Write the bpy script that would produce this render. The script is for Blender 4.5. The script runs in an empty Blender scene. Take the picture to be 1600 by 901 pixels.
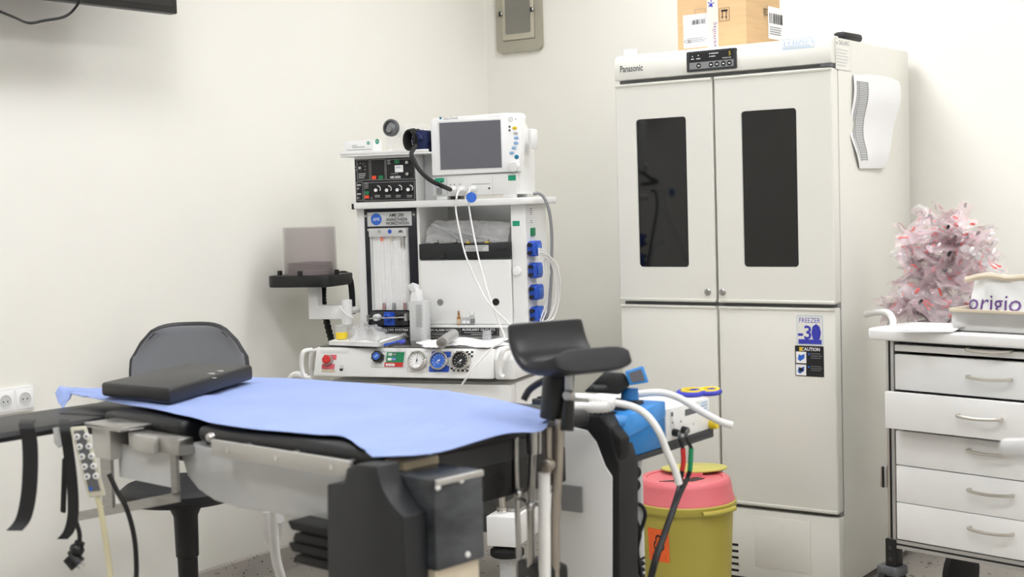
import bpy, bmesh, math, random
from mathutils import Vector, Matrix
random.seed(7)
S = bpy.context.scene
COL = S.collection
R = math.radians

# ---------------------------------------------------------------- camera
CAM_H = 1.33
YAW, PITCH, ROLL, FPX = .6207, .0611, -.0297, 2216.0
_f = Vector((-math.sin(YAW)*math.cos(PITCH), math.cos(YAW)*math.cos(PITCH), -math.sin(PITCH)))
_r0 = Vector((math.cos(YAW), math.sin(YAW), 0)); _u0 = _r0.cross(_f)
_r = _r0*math.cos(ROLL)+_u0*math.sin(ROLL); _u = -_r0*math.sin(ROLL)+_u0*math.cos(ROLL)
CAMP = Vector((0, 0, CAM_H))
cd = bpy.data.cameras.new('camera'); cam = bpy.data.objects.new('camera', cd); COL.objects.link(cam)
cam.matrix_world = Matrix(((_r.x, _u.x, -_f.x, 0), (_r.y, _u.y, -_f.y, 0), (_r.z, _u.z, -_f.z, CAM_H), (0, 0, 0, 1)))
cd.sensor_width = 36; cd.lens = FPX/1600*36; cd.clip_start = .05
cd.dof.use_dof = True; cd.dof.focus_distance = 4.75; cd.dof.aperture_fstop = 4.0
S.camera = cam
# ---------------------------------------------------------------- world, exposure
w = bpy.data.worlds.new('world'); S.world = w; w.use_nodes = True
w.node_tree.nodes['Background'].inputs[0].default_value = (.9, .95, 1, 1)
w.node_tree.nodes['Background'].inputs[1].default_value = .3
S.view_settings.view_transform = 'Standard'; S.view_settings.look = 'None'
S.view_settings.gamma = 1; S.view_settings.use_curve_mapping = False
S.view_settings.exposure = 0.24
LAMP = 17.0            # radiance of the ceiling panels
PANELS = [(-2.5, .2), (-2.5, 2.2), (-2.3, 4.1), (-.5, .2), (-.5, 2.2), (-.5, 4.1), (1.5, .6), (1.5, 3)]
ROOM = dict(x0=-3.71, x1=2.6, y0=-2.4, y1=5.05, h=2.9)

# ---------------------------------------------------------------- helpers
def ray(px, py): return _f+_r*((px-800)/FPX)-_u*((py-450.5)/FPX)
def P(px, py, d): return CAMP+ray(px, py)*d
def PZ(px, py, z):
    r = ray(px, py); return CAMP+r*((z-CAM_H)/r.z)
class Fr:
    def __init__(s, o, deg=0):
        s.o = Vector(o); s.a = R(deg); s.M = Matrix.Translation(s.o)@Matrix.Rotation(s.a, 4, 'Z'); s.I = s.M.inverted()
    def hit(s, px, py, x=None, y=None, z=None):
        o = s.I@CAMP; d = s.I.to_3x3()@ray(px, py)
        t = (x-o.x)/d.x if x is not None else (y-o.y)/d.y if y is not None else (z-o.z)/d.z
        return o+d*t
    def loc(s, p): return s.I@Vector(p)
    def wld(s, p): return s.M@Vector(p)
    def rect(s, px0, py0, px1, py1, y):      # x0,x1,z0,z1 of an upright rectangle on the plane y
        a = s.hit(px0, (py0+py1)/2, y=y); b = s.hit(px1, (py0+py1)/2, y=y)
        c = s.hit((px0+px1)/2, py1, y=y); d = s.hit((px0+px1)/2, py0, y=y)
        return a.x, b.x, c.z, d.z

def lin(h):
    h = h.lstrip('#'); o = []
    for i in (0, 2, 4):
        c = int(h[i:i+2], 16)/255; o.append(c/12.92 if c <= .04045 else ((c+.055)/1.055)**2.4)
    return (*o, 1)
MATS = {}
def mat(name, col, rough=.5, metal=0, var=.05, scale=9, bump=0, bscale=200, alpha=1, emit=0, spec=.5, trans=0, coat=0, stretch=None):
    m = bpy.data.materials.new(name); m.use_nodes = True; nt = m.node_tree; n = nt.nodes; b = n['Principled BSDF']
    c = lin(col)
    tc = n.new('ShaderNodeTexCoord'); nz = n.new('ShaderNodeTexNoise'); nz.inputs['Scale'].default_value = scale; nz.inputs['Detail'].default_value = 4
    src = tc.outputs['Object']
    if stretch:
        mp = n.new('ShaderNodeMapping'); mp.inputs['Scale'].default_value = stretch; nt.links.new(src, mp.inputs[0]); src = mp.outputs[0]
    nt.links.new(src, nz.inputs['Vector'])
    rp = n.new('ShaderNodeValToRGB'); rp.color_ramp.elements[0].position = .3; rp.color_ramp.elements[1].position = .7
    rp.color_ramp.elements[0].color = tuple(max(0, x*(1-var)) for x in c[:3])+(1,)
    rp.color_ramp.elements[1].color = tuple(min(1, x*(1+var)) for x in c[:3])+(1,)
    nt.links.new(nz.outputs['Fac'], rp.inputs[0]); nt.links.new(rp.outputs[0], b.inputs['Base Color'])
    b.inputs['Roughness'].default_value = rough; b.inputs['Metallic'].default_value = metal
    b.inputs['Specular IOR Level'].default_value = spec; b.inputs['Alpha'].default_value = alpha
    b.inputs['Transmission Weight'].default_value = trans; b.inputs['Coat Weight'].default_value = coat
    if emit:
        b.inputs['Emission Color'].default_value = c; b.inputs['Emission Strength'].default_value = emit
    if bump:
        n2 = n.new('ShaderNodeTexNoise'); n2.inputs['Scale'].default_value = bscale; nt.links.new(tc.outputs['Object'], n2.inputs['Vector'])
        bp = n.new('ShaderNodeBump'); bp.inputs['Strength'].default_value = bump; bp.inputs['Distance'].default_value = .002
        nt.links.new(n2.outputs['Fac'], bp.inputs['Height']); nt.links.new(bp.outputs[0], b.inputs['Normal'])
    MATS[name] = m; return m
def terrazzo(name, base, dark, scale):
    m = mat(name, base, .35, var=.06, scale=14); nt = m.node_tree; n = nt.nodes; b = n['Principled BSDF']
    v = n.new('ShaderNodeTexVoronoi'); v.inputs['Scale'].default_value = scale
    tc = [x for x in n if x.type == 'TEX_COORD'][0]; nt.links.new(tc.outputs['Object'], v.inputs['Vector'])
    nz = n.new('ShaderNodeTexNoise'); nz.inputs['Scale'].default_value = scale*.45; nt.links.new(tc.outputs['Object'], nz.inputs['Vector'])
    mt = n.new('ShaderNodeMath'); mt.operation = 'MULTIPLY_ADD'; mt.inputs[1].default_value = 1.0
    sb = n.new('ShaderNodeMath'); sb.operation = 'SUBTRACT'; sb.inputs[1].default_value = .42
    nt.links.new(nz.outputs['Fac'], sb.inputs[0]); nt.links.new(sb.outputs[0], mt.inputs[2]); nt.links.new(v.outputs['Distance'], mt.inputs[0])
    rp = n.new('ShaderNodeValToRGB'); rp.color_ramp.elements[0].position = .2; rp.color_ramp.elements[1].position = .26
    rp.color_ramp.elements[0].color = lin(dark); rp.color_ramp.elements[1].color = (1, 1, 1, 1)
    nt.links.new(mt.outputs[0], rp.inputs[0])
    mx = n.new('ShaderNodeMix'); mx.data_type = 'RGBA'; mx.blend_type = 'MULTIPLY'; mx.inputs[0].default_value = 1
    old = b.inputs['Base Color'].links[0].from_socket
    nt.links.new(old, mx.inputs[6]); nt.links.new(rp.outputs[0], mx.inputs[7]); nt.links.new(mx.outputs[2], b.inputs['Base Color'])
    return m
mat('wall', '#f4f2ea', .6, var=.008, scale=2.2, bump=.05, bscale=300)
mat('ceiling', '#f4f3ee', .8, var=.01)
terrazzo('skirting', '#bcb6b0', '#3a3634', 70); terrazzo('floor', '#b3ada6', '#6a6560', 45)
mat('lamp_glow', '#fbfcff', .5, emit=LAMP, var=0); mat('lamp_frame', '#eeeeec', .4)
mat('fridge', '#eae9e1', .32, var=.008, scale=4); mat('fridge_trim', '#dddcd2', .35, var=.01); mat('gasket', '#6b6a64', .7)
mat('fridge_top', '#edece5', .35, var=.008)
mat('dark_glass', '#0b0c0d', .06, var=.05); mat('black', '#0c0d0f', .42); mat('black_soft', '#141518', .55, var=.1, bump=.12, bscale=400)
mat('leather', '#0d0e13', .42, var=.12, scale=14, bump=.2, bscale=260); mat('rubber', '#111112', .7); mat('navy', '#0b0e1c', .3)
mat('white', '#f1f1ef', .35, var=.01); mat('white_matt', '#f0f0ee', .65, var=.015); mat('offwhite', '#eeeeeb', .4, var=.012); mat('pure', '#fbfbfb', .5, var=.005)
mat('light_grey', '#cfd0cf', .45, var=.02); mat('grey', '#8b8c8d', .5); mat('mid_grey', '#5f6163', .5); mat('dark_grey', '#333437', .45)
mat('ink', '#17171a', .6, var=0); mat('ink_grey', '#77787c', .6, var=0); mat('ink_blue', '#3a3fb5', .6, var=0); mat('ink_violet', '#6a3f86', .6, var=0); mat('ink_red', '#c2403c', .6, var=0)
mat('steel', '#b9b8b6', .28, 1, var=.08, scale=30); mat('steel_brushed', '#a9a7a4', .42, 1, var=.1, scale=6, stretch=(1, 1, 40)); mat('chrome', '#d8d6d2', .1, 1, var=.03)
mat('worktop', '#6f6d6b', .22, 1, var=.12, scale=5); mat('aluminium', '#c4c3c0', .4, .8, var=.05)
mat('blue_sheet', '#94a6d8', .85, var=.05, scale=5, bump=.25, bscale=60); mat('chair_grey', '#7b7d83', .5, var=.04); mat('charcoal', '#1b1d20', .5, var=.1, scale=7)
mat('screen', '#6c6d74', .2, var=.06, scale=2); mat('teal', '#0f9b77', .5); mat('blue', '#2254c4', .4); mat('royal', '#2f6bd0', .4); mat('pale_blue', '#9cc0e6', .45); mat('deep_teal', '#1d7ea1', .45)
mat('red', '#cf2c2a', .4); mat('coral', '#d9606a', .5); mat('yellow', '#edcf2c', .45); mat('green', '#128a58', .5); mat('orange', '#f2672a', .6, var=.04); mat('led_red', '#f0502c', .4); mat('led_green', '#1c7a4c', .4)
mat('bin_yellow', '#b2a548', .42, var=.04, scale=5); mat('bin_red', '#df7178', .4, var=.04); mat('bin_flap', '#c6bd63', .42)
mat('device_blue', '#1f78bd', .35, var=.04); mat('device_blue_light', '#3c93e0', .35); mat('navy_cloth', '#101d4a', .8, bump=.2)
mat('cardboard', '#d3b084', .8, var=.06, scale=6, bump=.1, stretch=(1, 1, 14)); mat('tape', '#e6ddcf', .25, var=.03); mat('paper', '#f4f4f5', .75, var=.01)
mat('panel_grey', '#a9a595', .5, var=.03); mat('panel_door', '#c0bba8', .5, var=.03); mat('panel_dark', '#827f78', .5, var=.05)
mat('cream_cord', '#d3cca8', .5); mat('cord_white', '#ecebe9', .45); mat('cord_grey', '#8f9093', .45)
mat('clear', '#f2f2f2', .12, alpha=.16, var=0, spec=.6); mat('clear_grey', '#cfd2d4', .16, alpha=.35, var=.1, spec=.6); mat('film', '#fffafb', .12, alpha=.15, var=.06, spec=1, scale=30, bump=.8, bscale=45); mat('film_pink', '#ffdde3', .14, alpha=.24, var=.1, spec=1, scale=60, bump=.8, bscale=45)
mat('smoky', '#b5a8a8', .12, alpha=.3, var=.05); mat('translucent', '#d6d7d6', .3, alpha=.72, var=.05, scale=4); mat('wrap', '#84868a', .2, alpha=.55, var=.45, scale=12, spec=.8)
mat('amber', '#a8671c', .15, alpha=.85); mat('pink_ink', '#e0625f', .5); mat('beige_rim', '#d8cbb4', .4); mat('tray_steel', '#c9c8c6', .3, .6); mat('purple_ink', '#6d4a8c', .6); mat('beige', '#cdbd9f', .6)
mat('wrap_dark', '#44474b', .25, var=.55, scale=7, bump=1, bscale=14, stretch=(1, 1, 2.5))
mat('tube_foot', '#a97f7c', .4)
mat('handle_steel', '#c9c4ba', .35, .7, var=.04)
mat('steel_warm', '#a8a096', .35, .9, var=.06)
mat('film_white', '#e6e6e6', .2, alpha=.5, var=.1, spec=.9, scale=30)
mat('terminal', '#d6d3c0', .5)

def link(name, me, parent=None, loc=None, rz=0):
    o = bpy.data.objects.new(name, me); COL.objects.link(o)
    if parent: o.parent = parent
    if loc is not None: o.location = loc
    if rz: o.rotation_euler = (0, 0, rz)
    return o
def tag(o, label, cat, group=None, kind=None):
    if label: o['label'] = label
    if cat: o['category'] = cat
    if group: o['group'] = group
    if kind: o['kind'] = kind
    return o
def T(name, label, cat, fr, group=None):
    o = bpy.data.objects.new(name, None); COL.objects.link(o); o.empty_display_size = .05
    o.location = fr.o; o.rotation_euler = (0, 0, fr.a); return tag(o, label, cat, group)

def rr(x0, x1, z0, z1, r, n=4):
    o = []
    for cx, cz, a in ((x1-r, z1-r, 0), (x0+r, z1-r, 90), (x0+r, z0+r, 180), (x1-r, z0+r, 270)):
        for k in range(n+1):
            t = R(a+90*k/n); o.append((cx+r*math.cos(t), cz+r*math.sin(t)))
    return o
def spline(pts, sub=6):
    pts = [Vector(p) for p in pts]
    if len(pts) < 3: return pts
    o = []
    for i in range(len(pts)-1):
        a = pts[max(i-1, 0)]; b = pts[i]; c = pts[i+1]; d = pts[min(i+2, len(pts)-1)]
        for k in range(sub):
            t = k/sub
            o.append(.5*((2*b)+(c-a)*t+(2*a-5*b+4*c-d)*t*t+(3*b-a-3*c+d)*t**3))
    o.append(pts[-1]); return o
def floor_pt(p, z=.006): return Vector((p.x, p.y, z))
class MB:
    def __init__(s): s.v = []; s.f = []; s.m = []
    def add(s, vs, fs, m=0):
        k = len(s.v); s.v += [tuple(v) for v in vs]; s.f += [[i+k for i in f] for f in fs]; s.m += [m]*len(fs); return s
    def box(s, x0, x1, y0, y1, z0, z1, m=0):
        v = [(x, y, z) for z in (z0, z1) for y in (y0, y1) for x in (x0, x1)]
        return s.add(v, [(0, 2, 3, 1), (4, 5, 7, 6), (0, 1, 5, 4), (2, 6, 7, 3), (0, 4, 6, 2), (1, 3, 7, 5)], m)
    def hexa(s, lo, hi, m=0):                 # lower and upper quad, both counter-clockwise from above
        return s.add(list(lo)+list(hi), [(3, 2, 1, 0), (4, 5, 6, 7)]+[(i, (i+1) % 4, 4+(i+1) % 4, 4+i) for i in range(4)], m)
    def prism(s, pts, ax, a, b, m=0):
        n = len(pts)
        mk = {'y': lambda p, t: (p[0], t, p[1]), 'x': lambda p, t: (t, p[0], p[1]), 'z': lambda p, t: (p[0], p[1], t)}[ax]
        v = [mk(p, a) for p in pts]+[mk(p, b) for p in pts]
        return s.add(v, [list(range(n))[::-1], list(range(n, 2*n))]+[(i, (i+1) % n, n+(i+1) % n, n+i) for i in range(n)], m)
    def tube(s, pts, r, n=8, m=0, sub=0):
        pts = spline(pts, sub) if sub else [Vector(p) for p in pts]
        N = len(pts); rs = r if isinstance(r, (list, tuple)) else [r]*N
        if len(rs) != N: rs = [rs[min(len(rs)-1, int(i*len(rs)/N))] for i in range(N)]
        t0 = (pts[1]-pts[0]).normalized(); u = t0.orthogonal().normalized(); vs = []
        for i, p in enumerate(pts):
            t = (pts[min(i+1, N-1)]-pts[max(i-1, 0)]).normalized(); u = (u-t*u.dot(t)).normalized(); w_ = t.cross(u)
            vs += [p+(u*math.cos(2*math.pi*k/n)+w_*math.sin(2*math.pi*k/n))*rs[i] for k in range(n)]
        fs = [(i*n+k, i*n+(k+1) % n, (i+1)*n+(k+1) % n, (i+1)*n+k) for i in range(N-1) for k in range(n)]
        fs += [list(range(n))[::-1], [(N-1)*n+k for k in range(n)]]
        return s.add(vs, fs, m)
    def lathe(s, prof, o=(0, 0, 0), ax=(0, 0, 1), n=24, m=0, sx=1, sy=1):
        o = Vector(o); ax = Vector(ax).normalized()
        u = Vector((1, 0, 0)) if abs(ax.z) > .99 else Vector((0, 0, 1)).cross(ax).normalized(); v = ax.cross(u)
        vs = []
        for r, h in prof:
            vs += [o+ax*h+u*(math.cos(2*math.pi*k/n)*max(r, 1e-5)*sx)+v*(math.sin(2*math.pi*k/n)*max(r, 1e-5)*sy) for k in range(n)]
        fs = [(i*n+k, i*n+(k+1) % n, (i+1)*n+(k+1) % n, (i+1)*n+k) for i in range(len(prof)-1) for k in range(n)]
        fs += [list(range(n))[::-1], [(len(prof)-1)*n+k for k in range(n)]]
        return s.add(vs, fs, m)
    def cyl(s, o, ax, r, h, n=20, m=0, b=0):
        pr = [(r, 0), (r, h)] if not b else [(r-b, 0), (r, b), (r, h-b), (r-b, h)]
        return s.lathe(pr, o, ax, n, m)
    def grid(s, nu, nv, fn, m=0):
        vs = [fn(i/nu, j/nv) for j in range(nv+1) for i in range(nu+1)]
        return s.add(vs, [(j*(nu+1)+i, j*(nu+1)+i+1, (j+1)*(nu+1)+i+1, (j+1)*(nu+1)+i) for j in range(nv) for i in range(nu)], m)
    def mesh(s, name, mats, bevel=0, thick=0, ang=35, seg=2, sub=0, fix=True):
        me = bpy.data.meshes.new(name); me.from_pydata([tuple(v) for v in s.v], [], s.f)
        for mm in (mats if isinstance(mats, (list, tuple)) else [mats]): me.materials.append(MATS[mm])
        for p, i in zip(me.polygons, s.m): p.material_index = i
        bm = bmesh.new(); bm.from_mesh(me)
        if fix: bmesh.ops.recalc_face_normals(bm, faces=bm.faces)
        if thick:
            bmesh.ops.solidify(bm, geom=bm.faces[:], thickness=thick)
        if bevel:
            es = [e for e in bm.edges if len(e.link_faces) == 2 and e.calc_face_angle(0) > R(30)]
            bmesh.ops.bevel(bm, geom=es, offset=bevel, segments=seg, profile=.5, affect='EDGES', clamp_overlap=True)
        bm.to_mesh(me); bm.free()
        for p in me.polygons: p.use_smooth = True
        me.set_sharp_from_angle(angle=R(ang)); return me
    def build(s, name, mats, parent=None, bevel=0, thick=0, ang=35, loc=None, rz=0, seg=2, fix=True, label=None):
        # loc without a parent: geometry is given in world space relative to loc
        o = link(name, s.mesh(name, mats, bevel, thick, ang, seg, fix=fix), parent, loc, rz)
        if label: o['label'] = label
        return o
    def top(s, name, mats, label, cat, group=None, kind=None, **k):       # world-space geometry -> a thing with its origin at its base
        xs = [v[0] for v in s.v]; ys = [v[1] for v in s.v]; zs = [v[2] for v in s.v]
        o = Vector(((min(xs)+max(xs))/2, (min(ys)+max(ys))/2, min(zs)))
        s.v = [tuple(Vector(v)-o) for v in s.v]
        return tag(s.build(name, mats, None, loc=o, **k), label, cat, group, kind)

_TX = {}
def text_geo(t, bold):
    if (t, bold) not in _TX:
        c = bpy.data.curves.new('lettering', 'FONT'); c.body = t; c.size = 1; c.resolution_u = 2; c.fill_mode = 'FRONT'; c.offset = .018 if bold else 0
        o = bpy.data.objects.new('lettering', c); COL.objects.link(o); bpy.context.view_layer.update()
        e = o.evaluated_get(bpy.context.evaluated_depsgraph_get()); me = e.to_mesh()
        v = [(p.co.x, p.co.y) for p in me.vertices]; f = [list(p.vertices) for p in me.polygons]; e.to_mesh_clear()
        bpy.data.objects.remove(o); bpy.data.curves.remove(c); _TX[(t, bold)] = (v, f)
    return _TX[(t, bold)]
class Dec:
    """flat print on a plane of a thing: o, r, u in the thing's own coordinates"""
    def __init__(s, fr, o, r=(1, 0, 0), u=(0, 0, 1), gap=.0006):
        s.fr = fr; s.o = Vector(o); s.r = Vector(r).normalized(); s.u = Vector(u).normalized(); s.n = s.r.cross(s.u).normalized()
        s.gap = gap; s.lay = 0; s.mb = MB(); s.mats = []
    def _m(s, m):
        if m not in s.mats: s.mats.append(m)
        return s.mats.index(m)
    def px(s, x, y):
        ro = s.fr.I@CAMP; d = s.fr.I.to_3x3()@ray(x, y); t = (s.o-ro).dot(s.n)/d.dot(s.n); p = ro+d*t-s.o
        return p.dot(s.r), p.dot(s.u)
    def poly(s, pts, m):
        s.lay += 1; g = s.n*(s.gap+s.lay*.00012)
        s.mb.add([s.o+s.r*a+s.u*b+g for a, b in pts], [list(range(len(pts)))], s._m(m)); return s
    def rect(s, x0, y0, x1, y1, m, r=0):
        return s.poly(rr(min(x0, x1), max(x0, x1), min(y0, y1), max(y0, y1), r, 3) if r else [(x0, y0), (x1, y0), (x1, y1), (x0, y1)], m)
    def R(s, a, b, c, d):
        l = s.px(a, (b+d)/2)[0]; r = s.px(c, (b+d)/2)[0]; t = s.px((a+c)/2, b)[1]; bo = s.px((a+c)/2, d)[1]
        return l, bo, r, t
    def prect(s, a, b, c, d, m, r=0): return s.rect(*s.R(a, b, c, d), m, r)
    def frame(s, x0, y0, x1, y1, w, m):
        for q in ((x0, y0, x1, y0+w), (x0, y1-w, x1, y1), (x0, y0, x0+w, y1), (x1-w, y0, x1, y1)): s.rect(*q, m)
        return s
    def pframe(s, a, b, c, d, w, m): return s.frame(*s.R(a, b, c, d), w, m)
    def disc(s, x, y, r, m, n=20, sy=1): return s.poly([(x+r*math.cos(2*math.pi*k/n), y+r*sy*math.sin(2*math.pi*k/n)) for k in range(n)], m)
    def pdisc(s, a, b, r, m, sy=1): return s.disc(*s.px(a, b), r, m, sy=sy)
    def text(s, t, x, y, h, m, w=None, al='C', rot=0, bold=False):
        v, f = text_geo(t, bold); s.lay += 1; g = s.n*(s.gap+s.lay*.00012)
        if not v: return s
        x0 = min(p[0] for p in v); x1 = max(p[0] for p in v); y0 = min(p[1] for p in v); y1 = max(p[1] for p in v)
        ky = h/max(y1-y0, .01); kx = w/(x1-x0) if w else ky; ca, sa = math.cos(rot), math.sin(rot); out = []
        ax = {'C': (x0+x1)/2, 'L': x0, 'R': x1}[al]
        for p in v:
            a = (p[0]-ax)*kx; b = (p[1]-(y0+y1)/2)*ky; out.append(s.o+s.r*(x+a*ca-b*sa)+s.u*(y+a*sa+b*ca)+g)
        s.mb.add(out, f, s._m(m)); return s
    def ptext(s, t, a, b, c, d, m, bold=False, rot=0):
        x0, y0, x1, y1 = s.R(a, b, c, d)
        if rot: return s.text(t, (x0+x1)/2, (y0+y1)/2, x1-x0, m, y1-y0, rot=rot, bold=bold)
        return s.text(t, (x0+x1)/2, (y0+y1)/2, y1-y0, m, x1-x0, bold=bold)
    def lines(s, x0, y0, x1, y1, n, m, th=.35, jag=.3):     # blocks of small print
        for i in range(n):
            y = y1-(i+.5)*(y1-y0)/n; h = (y1-y0)/n*th
            s.rect(x0, y-h/2, x1-(x1-x0)*jag*random.random(), y+h/2, m)
        return s
    def plines(s, a, b, c, d, n, m, th=.35, jag=.3): return s.lines(*s.R(a, b, c, d), n, m, th, jag)
    def build(s, name, parent): return s.mb.build(name, s.mats, parent, fix=False)
    def bars(s, x0, y0, x1, y1, n, m):
        x = x0; k = (x1-x0)/n
        for i in range(n):
            s.rect(x, y0, x+k*random.choice((.3, .5, .7)), y1, m); x += k
        return s

# ================================================================ the room
def struct(name, mb, m, parent=None, **k):
    o = mb.build(name, m, parent, **k)
    if not parent: o['kind'] = 'structure'
    return o
q = ROOM; t = .12
struct('floor', MB().box(q['x0']-t, q['x1']+t, q['y0']-t, q['y1']+t, -.1, 0), 'floor')
struct('ceiling', MB().box(q['x0']-t, q['x1']+t, q['y0']-t, q['y1']+t, q['h'], q['h']+.1), 'ceiling')
struct('wall_left', MB().box(q['x0']-t, q['x0'], q['y0']-t, q['y1']+t, 0, q['h']), 'wall')
struct('wall_back', MB().box(q['x0'], q['x1'], q['y1'], q['y1']+t, 0, q['h']), 'wall')
struct('wall_right', MB().box(q['x1'], q['x1']+t, q['y0']-t, q['y1']+t, 0, q['h']), 'wall')
struct('wall_front', MB().box(q['x0'], q['x1'], q['y0']-t, q['y0'], 0, q['h']), 'wall')
def skirt(name, prof, ax, a, b): struct(name, MB().prism(prof, ax, a, b), 'skirting')
skirt('baseboard_left', [(q['x0'], 0), (q['x0']+.012, 0), (q['x0']+.012, .085), (q['x0']+.007, .09), (q['x0'], .09)], 'y', q['y0'], q['y1'])
skirt('baseboard_back', [(q['y1'], 0), (q['y1']-.012, 0), (q['y1']-.012, .085), (q['y1']-.007, .09), (q['y1'], .09)], 'x', q['x0'], q['x1'])
PLACE = ['near the left wall behind the viewer', 'above the operating table', 'above the anaesthesia machine', 'straight above the viewer', 'above the middle of the room', 'above the refrigerator front', 'near the right wall beside the viewer', 'near the right wall by drawer trolley']
for (x, y), wh in zip(PANELS, PLACE):
    fr = Fr((x, y, q['h']-.035))
    o = T('ceiling_light', 'square white ceiling light panel '+wh, 'ceiling light', fr, 'ceiling light panels')
    f = MB()
    for a in ((-.31, .31, -.31, -.29), (-.31, .31, .29, .31), (-.31, -.29, -.29, .29), (.29, .31, -.29, .29)): f.box(*a, 0, .035)
    f.build('frame', 'lamp_frame', o); MB().box(-.29, .29, -.29, .29, .012, .03).build('diffuser', 'lamp_glow', o)

# ================================================================ fridge
G = Fr((-2.612, 4.311, 0)); FW, FD, FH = .808, .70, 1.83
fridge = T('medical_refrigerator', 'tall cream laboratory refrigerator freezer with two dark door windows', 'refrigerator', G)
MB().box(0, FW, .055, FD, .03, FH-.004).build('cabinet', 'fridge', fridge, bevel=.006)
for x in (.05, FW-.09):
    for y in (.09, FD-.09): MB().cyl((x+.02, y, 0), (0, 0, 1), .02, .032).build('foot', 'rubber', fridge)
hd = MB().prism([(.0, 1.742), (.0, 1.805), (.012, 1.826), (.03, FH), (.06, FH), (.06, 1.742)], 'x', 0, FW).build('header', 'fridge', fridge, bevel=.003)
MB().box(.004, FW-.004, .03, .056, .27, 1.744).build('gasket', 'grey', fridge)
xc = G.hit(1117, 300, y=0).x; xc2 = G.hit(1124, 640, y=0).x
xc = (xc+xc2)/2
zg = .962; zb = .275
def door(x0, x1, z0, z1, win=None, side=1):
    o = MB().box(x0, x1, 0, .045, z0, z1)
    if not win: d = o.build('door', 'fridge', fridge, bevel=.007, seg=3)
    else:
        wx0, wx1, wz0, wz1 = win; m = MB()
        # slab with an opening: outer rounded rectangle bridged to the window's rounded rectangle
        n = 4; A = rr(x0, x1, z0, z1, .009, n); B = rr(wx0, wx1, wz0, wz1, .012, n); K = len(A)
        v = [(p[0], .004, p[1]) for p in A]+[(p[0], 0, p[1]) for p in rr(x0+.004, x1-.004, z0+.004, z1-.004, .006, n)]+[(p[0], 0, p[1]) for p in B]+[(p[0], .014, p[1]) for p in B]+[(p[0], .045, p[1]) for p in A]
        fs = []
        for a, b in ((0, 1), (1, 2), (2, 3), (4, 0)): fs += [(a*K+i, a*K+(i+1) % K, b*K+(i+1) % K, b*K+i) for i in range(K)]
        m.add(v, fs); d = m.build('door', 'fridge', fridge)
        MB().prism(rr(wx0+.0005, wx1-.0005, wz0+.0005, wz1-.0005, .012, n), 'y', .006, .03).build('window_glass', 'dark_glass', d)
    for zz, s in ((z1, -1), (z0, 1)): MB().box(x0+.001, x1-.001, -.0035, .02, min(zz, zz+s*.011), max(zz, zz+s*.011)).build('door_cap', 'fridge_trim', d, bevel=.003)
    return d
wl = G.rect(996, 184, 1074, 417, 0); wr = G.rect(1160, 171, 1246, 417, 0)
dl = door(.0, xc-.004, zg+.006, 1.728, wl); dr = door(xc+.004, FW, zg+.006, 1.728, wr)
ll = door(.0, xc-.004, zb+.008, zg-.006); lr = door(xc+.004, FW, zb+.008, zg-.006)
for px, d in ((1106, dl), (1129, dr)):
    p = G.hit(px, 456, y=0); m = MB().lathe([(.012, 0), (.012, .003), (.009, .005), (0, .005)], (p.x, 0, p.z), (0, -1, 0), 16)
    k = m.build('lock', 'steel', d); MB().box(p.x-.001, p.x+.001, -.0056, -.004, p.z-.005, p.z+.005).build('keyhole', 'black', d)
MB().box(0, FW, .004, .05, .032, zb-.006).build('base_panel', 'fridge', fridge, bevel=.004)
a = G.rect(1180, 810, 1267, 901, .004); ap = MB().box(a[0], a[1], .001, .01, .075, a[3]).build('access_flap', 'fridge', fridge, bevel=.0015)
p = G.hit(1222, 818, y=0); MB().cyl((p.x, .002, p.z), (0, -1, 0), .006, .004, 12).build('flap_catch', 'white', ap)
for i in range(5):
    z = .11-.022*i+.03; p = G.hit(1142, 890, y=0)
    MB().box(p.x-.11, p.x+.028, .0025, .006, z-.004, z+.004).build('vent_slot', 'black', fridge)
# header control panel and print
cp = G.rect(1074, 78, 1151.5, 110, 0)
c = MB().prism(rr(cp[0], cp[1], cp[2], cp[3], .004, 3), 'y', -.006, .004).build('control_panel', 'dark_grey', fridge)
D = Dec(G, (0, -.006, 0)); x0, x1, z0, z1 = cp; W_ = x1-x0; H_ = z1-z0
D.rect(x0+.06*W_, z0+.48*H_, x1-.05*W_, z1-.08*H_, 'ink'); D.rect(x0+.06*W_, z0+.12*H_, x1-.05*W_, z0+.45*H_, 'grey')
for u in (.25, .5, .62, .75, .87): D.disc(x0+u*W_, z0+.28*H_, .13*H_, 'ink'); D.rect(x0+(u-.02)*W_, z0+.25*H_, x0+(u+.02)*W_, z0+.31*H_, 'pure')
D.text('5', x0+.88*W_, z0+.75*H_, .2*H_, 'yellow'); D.text('TEMPERATURE', x0+.82*W_, z0+.55*H_, .06*H_, 'pure', .18*W_)
for u, v in ((.13, .75), (.25, .78), (.48, .82), (.48, .68)): D.disc(x0+u*W_, z0+v*H_, .03*H_, 'pure')
for u, v, w_ in ((.13, .62, .06), (.25, .62, .08), (.58, .82, .15), (.55, .68, .09)): D.rect(x0+(u-w_/2)*W_, z0+(v-.02)*H_, x0+(u+w_/2)*W_, z0+(v+.02)*H_, 'pure')
D.build('panel_print', c)
D = Dec(G, (0, 0, 0)); D.ptext('Panasonic', 969, 101.5, 1004.5, 112, 'mid_grey', True)
D.pframe(1222, 60, 1272, 76, .0015, 'pale_blue'); D.ptext('IYBAM', 1225, 62, 1270, 69, 'pale_blue'); D.plines(1224, 70, 1270, 75, 2, 'pale_blue'); D.build('logo_print', hd)
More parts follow.
